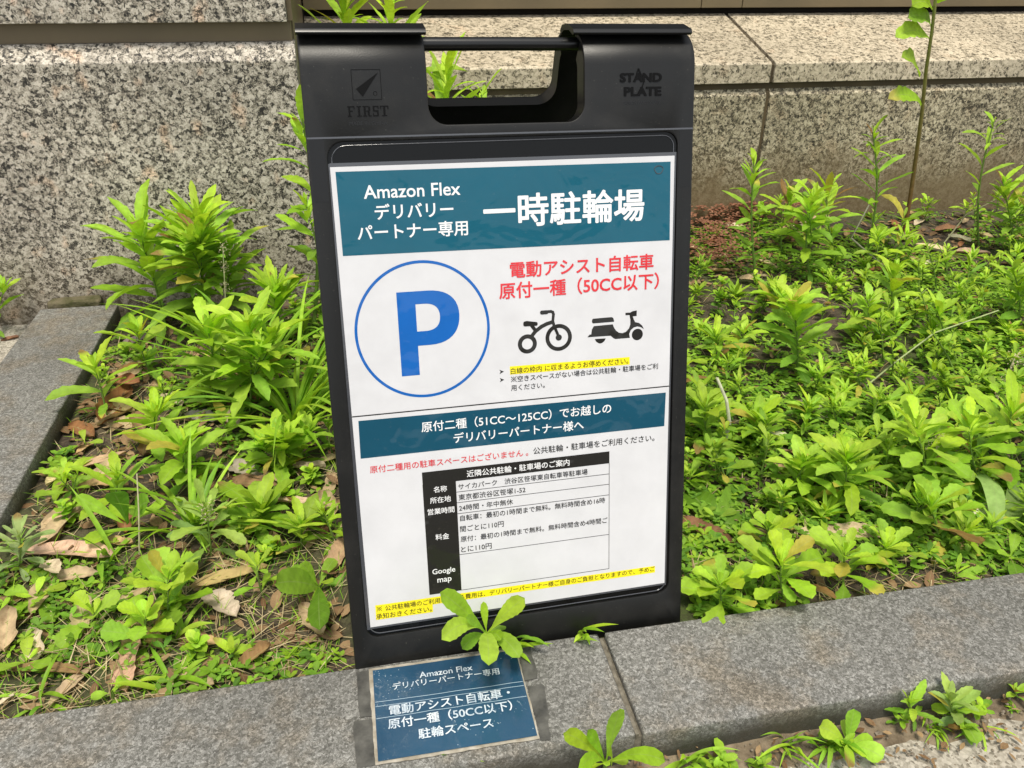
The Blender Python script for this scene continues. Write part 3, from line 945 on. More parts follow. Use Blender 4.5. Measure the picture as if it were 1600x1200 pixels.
body = [(67.4, 53.0), (69.3, 55.3), (71.0, 55.4), (71.6, 59.8), (73.5, 62.9), (91.7, 63.2), (93.0, 59.8), (95.1, 56.8), (97.7, 54.9), (101.1, 54.2), (104.5, 55.2), (107.5, 58.3), (108.7, 61.9), (108.7, 66.4), (107.8, 70.6), (103.9, 70.7), (103.9, 73.0), (108.6, 72.9), (110.7, 74.0), (114.9, 74.4), (114.8, 69.3), (111.0, 69.1), (112.1, 66.1), (113.4, 63.6), (117.3, 62.5), (120.3, 59.8), (122.1, 56.3), (119.1, 58.4), (115.6, 59.4), (112.2, 58.7), (109.2, 56.5), (107.7, 52.9), (108.4, 49.2), (94.3, 49.2), (92.6, 50.0), (89.6, 52.7)]
bm = flat([body], Z1)
fill_poly(bm, [rounded([(71.8, 65.4), (93.2, 65.5), (92.0, 70.0), (71.8, 69.8)], [1.5, 0.5, 2.5, 1.5], 4)], Z1)
b2 = ring_bm(115.7, 51.8, 5.4, 0, Z1); me = bpy.data.meshes.new('tmp'); b2.to_mesh(me); b2.free(); bm.from_mesh(me); bpy.data.meshes.remove(me)
fill_poly(bm, [[(74.4, 50.8), (75.6, 48.4), (77.7, 46.8), (79.4, 46.2), (81.5, 46.6), (83.7, 48.2), (84.9, 50.6)]], Z1)
sob('scooter_icon', bm, M['black'], up)
sob('highlight', flat([[(-5.9, 24.4), (108.5, 23.8), (108.3, 31.0), (-5.9, 32.0)]], Z1), M['yellow'], up)
lett(up, '白線の枠内 に収まるようお停めください。', -5.2, 107.0, 27.6, 'black', B2)
def kome(parent, u, v, s):
    bm = bmesh.new()
    k = s * 0.5
    for i, (a, b) in enumerate((((-k, -k), (k, k)), ((-k, k), (k, -k)))):
        A, B = Vector(a), Vector(b); d = (B - A).normalized(); nn = Vector((-d.y, d.x)) * s * 0.05
        bm.faces.new([bm.verts.new((u + q.x, v + q.y, Z2 + 0.02 * i)) for q in (A + nn, A - nn, B - nn, B + nn)])
    for a, b in ((k * .75, 0), (-k * .75, 0), (0, k * .75), (0, -k * .75)):
        bm.faces.new([bm.verts.new((u + a + s * .09 * math.cos(t), v + b + s * .09 * math.sin(t), Z2)) for t in np.linspace(0, 2 * math.pi, 9)[:-1]])
    sob('reference_mark', bm, M['black'], parent)
kome(up, -2.6, 19.9, 5.0)
lett(up, '空きスペースがない場合は公共駐輪・駐車場をご利', 0.8, 136.6, 19.9, 'black', B2)
lett(up, '用ください。', -5.4, 26.3, 11.7, 'black', B2)
bm = bmesh.new()
for vc in (27.8, 20.2):
    fill_poly(bm, [[(-15.6, vc + 2), (-11.4, vc), (-15.6, vc - 2), (-14.4, vc)]], Z1)
sob('bullet', bm, M['black'], up)
sob('rule', flat([[(-148.3, -1.0), (148.3, -1.0), (148.3, -0.4), (-148.3, -0.4)]], Z1), M['black'], up)

sob('heading_band', flat([[(-144.1, -40.4), (144.4, -40.6), (145.2, -7.0), (-143.3, -5.2)]], Z1), M['navy'], lo)
lett(lo, '原付二種（51CC～125CC）でお越しの', -88.6, 90.4, -16.9, 'white', 0.014)
lett(lo, 'デリバリーパートナー様へ', -60.2, 63.2, -30.4, 'white', 0.014)
lett(lo, '原付二種用の駐車スペースはございません 。', -136.9, 9.0, -51.8, 'red', 0.007)
lett(lo, '公共駐輪・駐車場をご利用ください。', 13.9, 134.5, -51.2, 'black', B2)
bm = flat([rect(-90.8, 88.8, -72.3, -60.1)], Z1)
fill_poly(bm, [rect(-91.0, -60.2, -184.8, -72.3)], Z1)
for v in (-83.2, -93.9, -105.0, -147.1, -184.6):
    fill_poly(bm, [rect(-60.2, 88.8, v - 0.25, v + 0.25)], Z1)
fill_poly(bm, [rect(88.4, 88.9, -184.6, -72.3)], Z1 + 0.02)
sob('table', bm, M['black'], lo)
lett(lo, '近隣公共駐輪・駐車場のご案内', -49.7, 48.9, -66.4, 'white', 0.014)
for s, a, b, v in (('名称', -81.1, -68.8, -78.2), ('所在地', -84.9, -65.7, -88.6), ('営業時間', -87.9, -62.9, -99.8), ('料金', -82, -69.3, -126), ('Google', -87.0, -65.2, -162.0), ('map', -82.8, -69.2, -172.0)):
    lett(lo, s, a, b, v, 'white', 0.014)
for s, a, b, v in (('サイカパーク　渋谷区笹塚東自転車等駐車場', -58.3, 66.8, -78.2), ('東京都渋谷区笹塚1-52', -58.4, 5.4, -88.8), ('24時間・年中無休', -58.5, -7.0, -99.6), ('自転車：最初の1時間まで無料。無料時間含め16時', -58.0, 84.5, -109.9),
                   ('間ごとに110円', -58.6, -16.7, -120.9), ('原付：最初の1時間まで無料。無料時間含め4時間ご', -58.6, 87.0, -131.4), ('とに110円', -58.6, -29.2, -142.2)):
    lett(lo, s, a, b, v, 'black', B2)
bm = flat([[(-142.5, -195.2), (137.8, -196.4), (137.6, -189.0), (-142.4, -187.6)]], Z1)
fill_poly(bm, [[(-142.7, -203.0), (-88.8, -203.6), (-88.6, -195.5), (-142.5, -195.3)]], Z1 + 0.02)
sob('highlight', bm, M['yellow'], lo)
kome(lo, -138.9, -191.6, 4.6)
lett(lo, '公共駐輪場のご利用にかかる費用は、デリバリーパートナー様ご自身のご負担となりますので、予めご', -133.5, 137.4, -192.0, 'black', B2)
lett(lo, '承知おきください。', -142.5, -89.8, -199.6, 'black', B2)

# ------------------------------------------------------------------ the small notice stuck on the kerb
KB = (0.05, 0.507, KT + 0.0008)
kn = tag(empty('kerb_notice', KB), 'worn blue laminated parking notice taped flat on top of the kerb stone', 'notice')
def kflat(name, poly, z, m, thick=0.0):
    bm = bmesh.new(); fill_poly(bm, [poly], z)
    if thick: solid(bm, thick)
    for v in bm.verts: v.co -= Vector((KB[0], KB[1], 0))
    for v in bm.verts: v.co.z -= 0
    return obj(name, bm, m, kn)
def ragged(poly, amp, seed, step=0.006):
    r = random.Random(seed); out = []
    for i in range(len(poly)):
        a, b = Vector(poly[i]), Vector(poly[(i + 1) % len(poly)])
        k = max(1, int((b - a).length / step))
        for q in range(k):
            p = a + (b - a) * q / k
            out.append((p.x + r.uniform(-amp, amp), p.y + r.uniform(-amp, amp)))
    return out
kflat('tape', ragged([(-0.036, 0.456), (-0.0212, 0.456), (-0.0212, 0.5028), (-0.0385, 0.5028)], 0.0008, 1), 0.0002, M['tape_residue'], 0.0003)
kflat('tape', ragged([(-0.033, 0.5060), (-0.0212, 0.5060), (-0.0226, 0.5588), (-0.0335, 0.5588)], 0.0008, 2), 0.0002, M['tape_residue'], 0.0003)
kflat('tape', ragged([(0.1212, 0.4535), (0.1300, 0.4520), (0.1375, 0.510), (0.1352, 0.5125), (0.1212, 0.5125)], 0.0010, 3), 0.0002, M['tape_residue'], 0.0003)
kflat('tape', ragged([(0.1212, 0.520), (0.134, 0.520), (0.1350, 0.5590), (0.1212, 0.5590)], 0.0010, 4), 0.0002, M['tape_residue'], 0.0003)
kflat('rim', ragged([(-0.0212, 0.4550), (0.1210, 0.4550), (0.1205, 0.5592), (-0.0224, 0.5592)], 0.0005, 5), 0.0004, M['laminate_rim'], 0.0005)
bm = bmesh.new()
nu, nv = 40, 30
gg = [[None] * (nu + 1) for _ in range(nv + 1)]
for j in range(nv + 1):
    for i in range(nu + 1):
        x = -0.0186 + (0.1378) * i / nu; y = 0.4578 + 0.0982 * j / nv
        z = 0.0017 + 0.00035 * mnoise.noise((x * 55, y * 55, 0.5)) - 0.0003 * (abs(j / nv - 0.47) < 0.02)
        gg[j][i] = bm.verts.new((x - KB[0], y - KB[1], z))
for j in range(nv):
    for i in range(nu): bm.faces.new((gg[j][i], gg[j][i + 1], gg[j + 1][i + 1], gg[j + 1][i]))
obj('sheet', bm, M['kerb_notice'], kn, 180)
for s, a, b, v, h in (('Amazon Flex', 24.4, 74.5, 542.0, 0.012), ('デリバリーパートナー専用', -1.4, 98.9, 533.2, 0.012), ('電動アシスト自転車・', -6.3, 104.2, 507.0, 0.016), ('原付一種（50CC以下）', -8.1, 103.4, 492.8, 0.016), ('駐輪スペース', 17.3, 83.4, 477.8, 0.016)):
    bm = fit(text_bm(s, h), a / 1000, b / 1000, v / 1000, 0.0023, None, 0.0008)
    for q in bm.verts: q.co -= Vector((KB[0], KB[1], 0))
    obj('lettering', bm, M['worn_white'], kn)
for y0, y1 in ((0.5185, 0.5170), (0.5135, 0.5125), (0.5005, 0.5000)):
    pts = [(x - KB[0], y0 + (y1 - y0) * k / 30 - KB[1] + 0.0006 * mnoise.noise((x * 50, y0 * 90, 0)), 0.0021) for k, x in enumerate(np.linspace(-0.018, 0.1185, 31))]
    bm = bmesh.new()
    for p, q in zip(pts, pts[1:]):
        w = 0.00028
        bm.faces.new([bm.verts.new(c) for c in ((p[0], p[1] - w, p[2]), (q[0], q[1] - w, q[2]), (q[0], q[1] + w, q[2]), (p[0], p[1] + w, p[2]))])
    obj('crease', bm, M['scratch'], kn)

# ------------------------------------------------------------------ weeds
def ground_pt(u, v):
    p = at(u, v, 0.015)
    p = at(u, v, max(0.004, soil_z(p[0], p[1])))
    return p

def finish(name, base, stem, fol, label, cat='weed', group=None, extra=()):
    t = tag(empty(name, base), label, cat, group)
    if stem is not None and stem.n: stem.build('stem', M['stem'], t, base)
    if fol.n: fol.build('foliage', M['leaf'], t, base)
    for nm, a, m in extra:
        if a.n: a.build(nm, m, t, base)
    return t

STEMC, STEMR = (.17, .26, .05), (.20, .085, .04)
def fleabane(name, base, top, label, L=0.05, n=None, w=0.30, seed=0, shape='lance', lo=0.5, dark=0.0, bright=0.0, group=None, cat='weed', teeth=0.34, branches=0, spread=1.0, head=None, pale=0.0, crown=9, rows=18, arch=0.0):
    r = random.Random(seed * 7 + 3)
    b, e = np.asarray(base, float), np.asarray(top, float)
    H = np.linalg.norm(e - b)
    stem, fol = Acc(), Acc()
    extra = []
    axes = [(b, e, 1.0, 0.0)]
    for k in range(branches):
        f = r.uniform(0.3, 0.65)
        s = b + (e - b) * f
        a = r.random() * 6.28
        d = H * (1 - f) * r.uniform(0.7, 1.0)
        axes.append((s, s + np.array([math.cos(a) * d * 0.55, math.sin(a) * d * 0.55, d * 0.85]), 0.75, 0.1))
    for (p0, p1, k, f0) in axes:
        h = np.linalg.norm(p1 - p0)
        bow = np.array([r.uniform(-1, 1), r.uniform(-1, 1), 0]) * h * 0.06
        ts = np.linspace(0, 1, 8)[:, None]
        pts = p0 + (p1 - p0) * ts + bow * np.sin(ts * math.pi)
        rad = 0.0011 + h * 0.007
        stem_acc(stem, pts, rad * k, rad * 0.45 * k, mixc(STEMC, OLD, 0.3), col2=STEMC)
        nn = n if n is not None else int(11 + h * 85)
        nn = max(4, int(nn * (1 if k == 1.0 else 0.6)))
        ph = r.random() * 6.28
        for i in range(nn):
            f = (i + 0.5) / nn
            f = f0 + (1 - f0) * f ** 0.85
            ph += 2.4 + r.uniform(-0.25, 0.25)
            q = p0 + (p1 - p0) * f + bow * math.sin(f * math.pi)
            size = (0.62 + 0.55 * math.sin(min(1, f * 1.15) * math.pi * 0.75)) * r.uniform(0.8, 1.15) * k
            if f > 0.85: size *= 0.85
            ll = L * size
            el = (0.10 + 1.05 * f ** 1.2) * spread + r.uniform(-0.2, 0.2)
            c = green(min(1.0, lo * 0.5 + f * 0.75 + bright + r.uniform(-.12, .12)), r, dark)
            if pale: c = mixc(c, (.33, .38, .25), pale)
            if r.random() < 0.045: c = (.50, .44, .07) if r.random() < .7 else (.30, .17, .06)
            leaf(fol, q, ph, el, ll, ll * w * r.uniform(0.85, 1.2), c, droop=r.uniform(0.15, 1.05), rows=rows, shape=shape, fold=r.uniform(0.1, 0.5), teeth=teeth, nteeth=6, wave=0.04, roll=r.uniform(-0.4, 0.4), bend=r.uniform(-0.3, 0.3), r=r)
        # tuft of young leaves round the tip
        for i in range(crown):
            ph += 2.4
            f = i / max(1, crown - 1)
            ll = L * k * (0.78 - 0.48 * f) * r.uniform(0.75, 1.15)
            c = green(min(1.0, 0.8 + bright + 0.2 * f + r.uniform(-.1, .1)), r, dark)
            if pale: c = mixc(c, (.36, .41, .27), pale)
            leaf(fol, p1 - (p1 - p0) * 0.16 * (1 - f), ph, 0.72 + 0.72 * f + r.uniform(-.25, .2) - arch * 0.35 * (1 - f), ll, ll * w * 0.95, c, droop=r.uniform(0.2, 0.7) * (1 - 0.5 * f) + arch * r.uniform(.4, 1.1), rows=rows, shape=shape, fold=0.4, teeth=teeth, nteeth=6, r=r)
    if head:
        fl = Acc(); seed_head(fl, e, head, r); extra.append(('flower_head', fl, M['flower']))
    return finish(name, b, stem, fol, label, cat, group, extra)

def seed_head(acc, p, size, r, col=(.46, .36, .20)):
    for i in range(int(60)):
        q = np.asarray(p) + np.array([r.gauss(0, size * 0.28), r.gauss(0, size * 0.28), r.uniform(-1.0, 0.5) * size])
        leaf(acc, q, r.random() * 6.28, r.uniform(-0.3, 1.3), size * r.uniform(0.16, 0.3), size * 0.12, mixc(col, (.62, .55, .40), r.random()), rows=3, cols=3, droop=0.3)

def rosette(name, base, label, L=0.05, n=9, w=0.42, seed=0, elev=0.45, shape='spoon', lo=0.45, dark=0.0, group=None, cat='weed', teeth=0.10, tips=None, wave=0.05, pale=0.0):
    r = random.Random(seed * 13 + 5)
    b = np.asarray(base, float)
    fol, stem = Acc(), Acc()
    stem_acc(stem, [b - [0, 0, 0.006], b + [0, 0, 0.004], b + [0, 0, 0.010]], 0.0022, 0.0014, STEMC)
    ph = r.random() * 6.28
    q = b + [0, 0, 0.006]
    if tips:
        for (tp, wid, lift, f) in tips:
            c = green(f, r, dark)
            leaf_to(fol, q, tp, wid, c, lift=lift, shape='ovate' if wid > .03 else shape, teeth=teeth, nteeth=7, fold=0.18, wave=wave, cols=7, rows=16, r=r, face=(0.0, -0.6, 0.8))
    for i in range(n):
        f = i / max(1, n - 1)
        ph += 2.4 + r.uniform(-.2, .2)
        ll = L * (1.05 - 0.5 * f) * r.uniform(0.85, 1.1)
        c = green(min(1, lo + 0.5 * f + r.uniform(-.1, .1)), r, dark)
        if pale: c = mixc(c, (.33, .38, .25), pale)
        leaf(fol, q + [0, 0, 0.004 * f], ph, elev * (0.5 + 1.6 * f) + r.uniform(-.1, .1), ll, ll * w * r.uniform(.9, 1.15), c, droop=r.uniform(0.3, 0.8), shape=shape, fold=0.2, teeth=teeth, nteeth=6, wave=wave, rows=13, r=r)
    return finish(name, b, stem, fol, label, cat, group)

def grass_tuft(name, base, label, n=14, L=0.12, w=0.004, seed=0, elev=(0.5, 1.35), group=None, col=None, droop=(0.5, 1.6), cat='grass tuft', phis=(0.0, 6.283)):
    r = random.Random(seed * 17 + 1)
    b = np.asarray(base, float)
    fol = Acc()
    for i in range(n):
        c = col or green(r.uniform(0.35, 0.9), r)
        leaf(fol, b + [r.uniform(-.008, .008), r.uniform(-.008, .008), -0.002], r.uniform(*phis), r.uniform(*elev), L * r.uniform(0.5, 1.1), w * r.uniform(.7, 1.3), c, droop=r.uniform(*droop), rows=12, shape='blade', cols=3, fold=0.5, r=r)
    t = tag(empty(name, b), label, cat, group)
    fol.build('blades', M['blade'], t, b)
    return t

SEED = [0]
def F(bx, by, tx, ty, label, **kw):
    SEED[0] += 1
    b = ground_pt(bx, by)
    e = aty(tx, ty, b[1] + kw.pop('lean', 0.0))
    drop = 0.0 if kw.pop('full', False) else min(0.45 * kw.get('L', 0.05), 0.5 * (e[2] - b[2]))       # the crown leaves reach above the stem tip
    e = e - np.array([0, 0, max(0.0, drop)])
    return fleabane('fleabane', b - [0, 0, 0.004], e, label, seed=SEED[0], **kw)

# --- left part of the bed
F(262, 520, 208, 318, 'tall light green weed standing against the speckled pillar, left one of the tall pair', L=0.112, n=30, w=0.27, branches=0, bright=.05)
F(318, 520, 302, 300, 'tallest bushy weed left of the sign with a crowded curly tip', L=0.100, n=52, w=0.24, branches=2, crown=24, bright=.05)
F(345, 520, 352, 352, 'upright weed with a thin dry seed spike, close behind the tallest bushy weed', L=0.085, n=22, w=0.28, head=0.02)
F(425, 545, 424, 418, 'bushy weed half hidden behind the tufted grass left of the sign', L=0.080, n=24, w=0.32, branches=1)
F(168, 655, 140, 545, 'small weed with long pointed leaves growing over the left kerb edge', L=0.064, n=9, w=0.32, crown=7, bright=0.1)
F(238, 590, 208, 492, 'weed with narrow upright leaves next to the inner side of the left kerb', L=0.062, n=12, w=0.32, bright=0.1)
F(330, 640, 318, 480, 'pale young weed left of the broad leafy clump by the long grass', L=0.072, n=20, w=0.36)
F(390, 650, 382, 470, 'broad leafy clump in the middle of the left bed beside the long grass', L=0.084, n=26, w=0.31, branches=2, bright=0.08)
F(250, 715, 236, 618, 'bright yellow-green weed standing among reddish dead leaves', L=0.058, n=13, w=0.36, bright=0.12)
F(292, 760, 280, 672, 'bright weed in front of the grey curled leaf in the left bed', L=0.056, n=18, w=0.38, bright=0.1)
F(428, 740, 445, 660, 'bright three-tipped weed close to the left edge of the sign', L=0.054, n=18, w=0.38, branches=2, bright=0.1)
F(470, 730, 478, 655, 'narrow weed touching the left edge of the sign at mid height', L=0.048, n=14, w=0.36)
F(262, 965, 256, 880, 'bright lobed weed in the front left of the bed above the kerb', L=0.046, n=16, w=0.44, shape='spoon', bright=0.1, crown=7)
F(225, 1010, 222, 945, 'low round-leaved weed at the foot of the bright lobed weed near the front kerb', L=0.036, n=9, w=0.56, shape='spoon', crown=5)
F(140, 985, 142, 940, 'small three-leaved seedling between tan dead leaves near the front kerb', L=0.034, n=4, w=0.55, shape='spoon', crown=4, bright=0.1)
F(168, 800, 178, 720, 'sprawling weed with a few long leaves by the pale stalk in the left bed', L=0.050, n=9, w=0.34, crown=6)
F(330, 870, 318, 775, 'grey-green narrow-leaved weed with a pale dry flower tip in the left bed', L=0.044, n=22, w=0.24, pale=0.25, head=0.016, shape='spoon')
F(395, 830, 405, 770, 'spreading dark green weed between the long grass and the sign', L=0.058, n=14, w=0.42, dark=0.15)
F(470, 860, 468, 800, 'small upright weed by the lower left edge of the sign', L=0.040, n=10, w=0.42)
F(500, 520, 478, 318, 'young weed with bright tip peeping out beside the upper left edge of the sign', full=True, L=0.060, n=12, w=0.34, bright=0.1)
F(490, 515, 470, 175, 'tall weed hidden behind the sign with leaves showing along its upper left edge', full=True, L=0.072, n=26, w=0.32)
F(548, 380, 537, 18, 'very tall weed whose leafy tip rises above the top left corner of the sign', full=True, arch=1.0, L=0.125, n=40, w=0.22, bright=0.1, crown=16)
F(702, 420, 700, 118, 'tall weed seen through the carrying opening of the sign', full=True, arch=0.6, L=0.125, n=40, w=0.19, bright=0.1)
F(760, 430, 752, 148, 'shorter weed tip seen low in the carrying opening of the sign', full=True, arch=1.0, L=0.075, n=26, w=0.26, bright=0.1)
F(615, 420, 606, 14, 'tall weed with drooping leaves rising behind the left hinge cap of the sign', full=True, arch=1.0, L=0.12, n=30, w=0.24, bright=.1, crown=13)
rosette('rosette_weed', ground_pt(205, 832), 'broad green rosette on brown dead leaves in the left bed', L=0.07, n=4, seed=21, w=0.45, tips=[(aty(178, 770, 0.83), .030, .2, .3), (aty(232, 785, 0.80), .030, .2, .45), (aty(118, 775, .86), .018, .1, .8)])
rosette('rosette_weed', ground_pt(500, 925), 'dark rosette with one large oval leaf beside the lower left corner of the sign', L=0.045, n=6, seed=22, w=0.5, lo=0.3, tips=[(aty(430, 912, 0.66), .034, .15, .42), (aty(500, 985, 0.60), .026, .2, .22), (aty(470, 880, .70), .016, .2, .5)])
rosette('rosette_weed', ground_pt(45, 1045), 'small pale green rosette in the front left corner of the bed', L=0.040, n=5, seed=23, w=0.5, lo=0.6)
rosette('rosette_weed', ground_pt(60, 945), 'low rosette of rounded leaves near the left end of the front kerb', L=0.044, n=8, seed=24, w=0.5, lo=0.5)
rosette('rosette_weed', ground_pt(105, 745), 'bright yellowish rosette at the inner foot of the left kerb', L=0.060, n=7, seed=25, w=0.34, lo=0.6, elev=0.3, shape='lance')
rosette('rosette_weed', ground_pt(135, 700), 'tiny two-leaved seedling beside the inner side of the left kerb', L=0.036, n=4, seed=26, w=0.45, lo=0.6)
rosette('rosette_weed', ground_pt(365, 1030), 'tiny bright seedling beside the brown curled leaf above the front kerb', L=0.032, n=4, seed=27, w=0.45, lo=0.8, shape='lance', elev=0.8)
rosette('rosette_weed', ground_pt(178, 1092), 'single round-leaved seedling right at the back edge of the front kerb', L=0.022, n=3, seed=28, w=0.7, lo=0.8)
F(18, 905, 25, 822, 'silvery grey-green woolly weed at the left edge of the photo beside the kerb', L=0.034, n=26, w=0.26, pale=0.6, shape='spoon', teeth=0)
F(-12, 520, 2, 430, 'leaf tips of a weed at the pillar foot cut by the left photo edge', L=0.05, n=8, w=0.36)
grass_tuft('grass_tuft', ground_pt(462, 668), 'big tuft of long arching grass beside the left edge of the sign', n=60, L=0.27, w=0.006, seed=1, elev=(0.5, 1.3))
grass_tuft('grass_tuft', ground_pt(405, 615), 'tuft of long upright grass behind the broad leafy clump', n=22, L=0.27, w=0.007, seed=2, elev=(0.9, 1.45))
grass_tuft('grass_tuft', ground_pt(300, 830), 'tuft of medium grass in the middle of the left bed', n=26, L=0.15, w=0.006, seed=3)
grass_tuft('grass_tuft', ground_pt(170, 880), 'long leaning grass blades over the pale tan leaf', n=7, L=0.12, w=0.006, seed=4)
grass_tuft('grass_tuft', ground_pt(275, 1070), 'short bright grass at the back edge of the front kerb', n=9, L=0.055, w=0.006, seed=5, elev=(0.2, 1.1))
grass_tuft('grass_tuft', ground_pt(285, 1000), 'short bright grass blades right of the low round-leaved weed', n=8, L=0.06, w=0.007, seed=6, elev=(0.3, 1.1))
grass_tuft('grass_tuft', ground_pt(465, 1030), 'sparse bright grass at the kerb just left of the sign foot', n=9, L=0.05, w=0.005, seed=7, elev=(0.2, 1.0))
grass_tuft('grass_tuft', ground_pt(65, 1095), 'few bright grass blades by the kerb at the far left front', n=6, L=0.05, w=0.004, seed=8)

# --- in front of the sign, rooted between it and the kerb
b = at(760, 1012, 0.04); b[1] = 0.5662
fol, stem = Acc(), Acc()
q = b + np.array([0, 0, 0.020])
stem_acc(stem, [b - [0, 0, .02], b + [0.0, 0, 0.01], q], 0.0022, 0.0015, STEMC)
rr = random.Random(4)
for (tx, ty, yy, w, lift, f) in ((688, 926, .545, .0165, .10, .86), (820, 934, .545, .0155, .10, .92), (755, 940, .572, .007, .0, .95), (690, 1000, .50, .0155, .30, .80), (764, 1040, .49, .0170, .32, .88), (812, 1028, .515, .0150, .35, .70), (728, 965, .53, .009, .1, .9), (790, 975, .575, .010, .2, .35), (722, 1014, .535, .012, .25, .45), (783, 1000, .53, .010, .25, .6)):
    leaf_to(fol, q, aty(tx, ty, yy), w * 1.3, green(f, rr), lift=lift, shape='spoon', teeth=0.16, nteeth=8, fold=0.22, wave=0.03, rows=18, cols=7, r=rr, face=(0.0, -0.6, 0.8))
finish('fleabane', b, stem, fol, 'bright weed growing in front of the sign\'s lower edge, overhanging the blue kerb notice')
grass_tuft('grass_tuft', np.array([0.118, 0.5664, 0.041]), 'small grass tuft right of the weed in front of the sign', n=9, L=0.05, w=0.006, seed=9, elev=(0.6, 1.2), droop=(.3, 1.0), phis=(3.4, 6.0))
grass_tuft('grass_tuft', np.array([0.188, 0.5664, 0.041]), 'few grass blades behind the kerb joint at the sign\'s lower right', n=7, L=0.040, w=0.005, seed=10, elev=(0.6, 1.2), droop=(.3, .9), phis=(3.4, 6.0))

# --- along the front foot of the kerb
def front(u, v): return at(u, v, 0.006)
bq = front(945, 1200)
rosette('rosette_weed', bq, 'large pale rosette at the foot of the kerb below its joint', L=0.030, n=5, seed=31, w=0.45, lo=0.75, teeth=0.12, tips=[(aty(880, 1145, .425), .017, .15, .85), (aty(968, 1108, .425), .017, .05, .85), (aty(1040, 1190, .400), .017, .3, .6), (aty(905, 1200, .39), .015, .2, .8), (aty(955, 1195, .38), .015, .3, .8), (aty(918, 1140, .43), .012, .1, .6)])
grass_tuft('grass_tuft', front(1075, 1195), 'grass sprouting at the kerb foot right of the large pale rosette', n=9, L=0.055, w=0.005, seed=11, phis=(3.3, 6.1))
grass_tuft('grass_tuft', front(1100, 1185), 'thin twiggy grass at the kerb foot', n=8, L=0.05, w=0.003, seed=12, phis=(3.3, 6.1))
grass_tuft('grass_tuft', front(1230, 1165), 'wiry upright green grass against the kerb face', n=12, L=0.06, w=0.0025, seed=13, elev=(0.7, 1.5), phis=(3.3, 6.1))
rosette('rosette_weed', front(1320, 1172), 'big-leaved rosette on the dirt in front of the right kerb', L=0.028, n=5, seed=32, w=0.5, lo=0.7, tips=[(aty(1280, 1135, .425), .020, .2, .85), (aty(1335, 1108, .43), .018, .05, .5), (aty(1380, 1185, .395), .022, .3, .9), (aty(1325, 1198, .385), .016, .3, .85)])
grass_tuft('grass_tuft', front(1290, 1165), 'short leaning grass left of the big-leaved rosette', n=9, L=0.045, w=0.005, seed=14, phis=(3.3, 6.1))
F(1430, 1120, 1425, 1085, 'small wiry weed at the kerb foot with tiny pointed leaves', L=0.024, n=9, w=0.3, crown=5)
rosette('rosette_weed', front(1490, 1120), 'round-leaved weed at the kerb foot near the right edge of the photo', L=0.034, n=8, seed=33, w=0.55, lo=0.55, elev=0.7)
F(1500, 1125, 1490, 1078, 'drooping grey-green stems over the round-leaved weed at the right kerb foot', L=0.030, n=10, w=0.4, pale=0.35)
F(1592, 1085, 1588, 1075, 'small weed at the kerb foot cut by the right edge of the photo', L=0.024, n=7, w=0.35, crown=5)
rosette('rosette_weed', front(533, 1215), 'leaf tips of a weed below the kerb left of the blue notice', L=0.035, n=5, seed=34, w=0.4, lo=0.85, elev=0.9)
grass_tuft('grass_tuft', front(715, 1212), 'thin grass blades poking up below the blue kerb notice', n=4, L=0.055, w=0.004, seed=15, elev=(1.0, 1.5), phis=(3.3, 6.1))

sp = random.Random(31)
for i in range(16):
    p = front(sp.uniform(1010, 1590), 0) if False else np.array([sp.uniform(0.22, 0.66), sp.uniform(0.418, 0.438), 0.006])
    SEED[0] += 1
    if i % 2:
        fleabane('wiry_weed', p, p + [sp.uniform(-.01, .01), -0.008, sp.uniform(.008, .022)], 'tiny sprig of weed sprouting from the dirt along the foot of the right kerb', L=sp.uniform(.010, .016), n=8, w=.5, shape='ovate', seed=SEED[0], teeth=0, crown=4, rows=7, group='sprigs along the kerb foot', bright=-.1)
    else:
        grass_tuft('grass_tuft', p, 'wisp of fine grass sprouting from the dirt along the foot of the right kerb', n=8, L=sp.uniform(.018, .04), w=.0018, seed=60 + i, group='grass wisps along the kerb foot', phis=(3.3, 6.1), elev=(.2, 1.2))

# --- right part of the bed, plants one can tell apart
b = ground_pt(1412, 372)
fol, stem = Acc(), Acc()
pts = [b - [0, 0, .01]] + [aty(u, v, b[1] - 0.02 * i) for i, (u, v) in enumerate(((1422, 310), (1432, 240), (1440, 180), (1447, 110), (1456, 50), (1466, -40)))]
stem_acc(stem, pts, 0.0052, 0.0030, (.17, .075, .035), n=9, col2=(.24, .26, .07))
rr = random.Random(9)
for (u0, v0, u1, v1, w, f) in ((1439, 165, 1388, 155, .040, .75), (1436, 120, 1410, 90, .042, .85), (1452, 62, 1400, 58, .044, .9), (1456, 45, 1418, 28, .046, .6), (1460, 20, 1425, 8, .044, .7), (1464, 5, 1490, -20, .04, .7)):
    y = b[1] - 0.06
    p0, p1 = aty(u0, v0, y), aty(u1, v1, y - 0.06)
    leaf_to(fol, p0, p1, w, green(f, rr), lift=0.22, shape='ovate', teeth=0.35, nteeth=5, fold=0.3, wave=0.06, rows=16, cols=7, r=rr, face=(0.1, -0.75, 0.6))
finish('tall_weed', b, stem, fol, 'tallest single weed with a bare reddish stem before the right wall', 'weed')
F(1183, 440, 1178, 252, 'slender weed left of the wall\'s vertical joint with narrow leaves', full=True, L=0.056, n=26, w=0.24, bright=0.0)
F(1222, 400, 1240, 285, 'bright pointed weed just right of the pinkish clover', L=0.06, n=18, w=0.30)
F(1268, 440, 1274, 285, 'bright bushy weed in front of the stained wall base with large upright leaves', L=0.066, n=30, w=0.32, bright=0.06, branches=1)
F(1310, 410, 1296, 270, 'weed with long pointed bright leaves behind the bright bushy weed', L=0.08, n=20, w=0.22, bright=0.1)
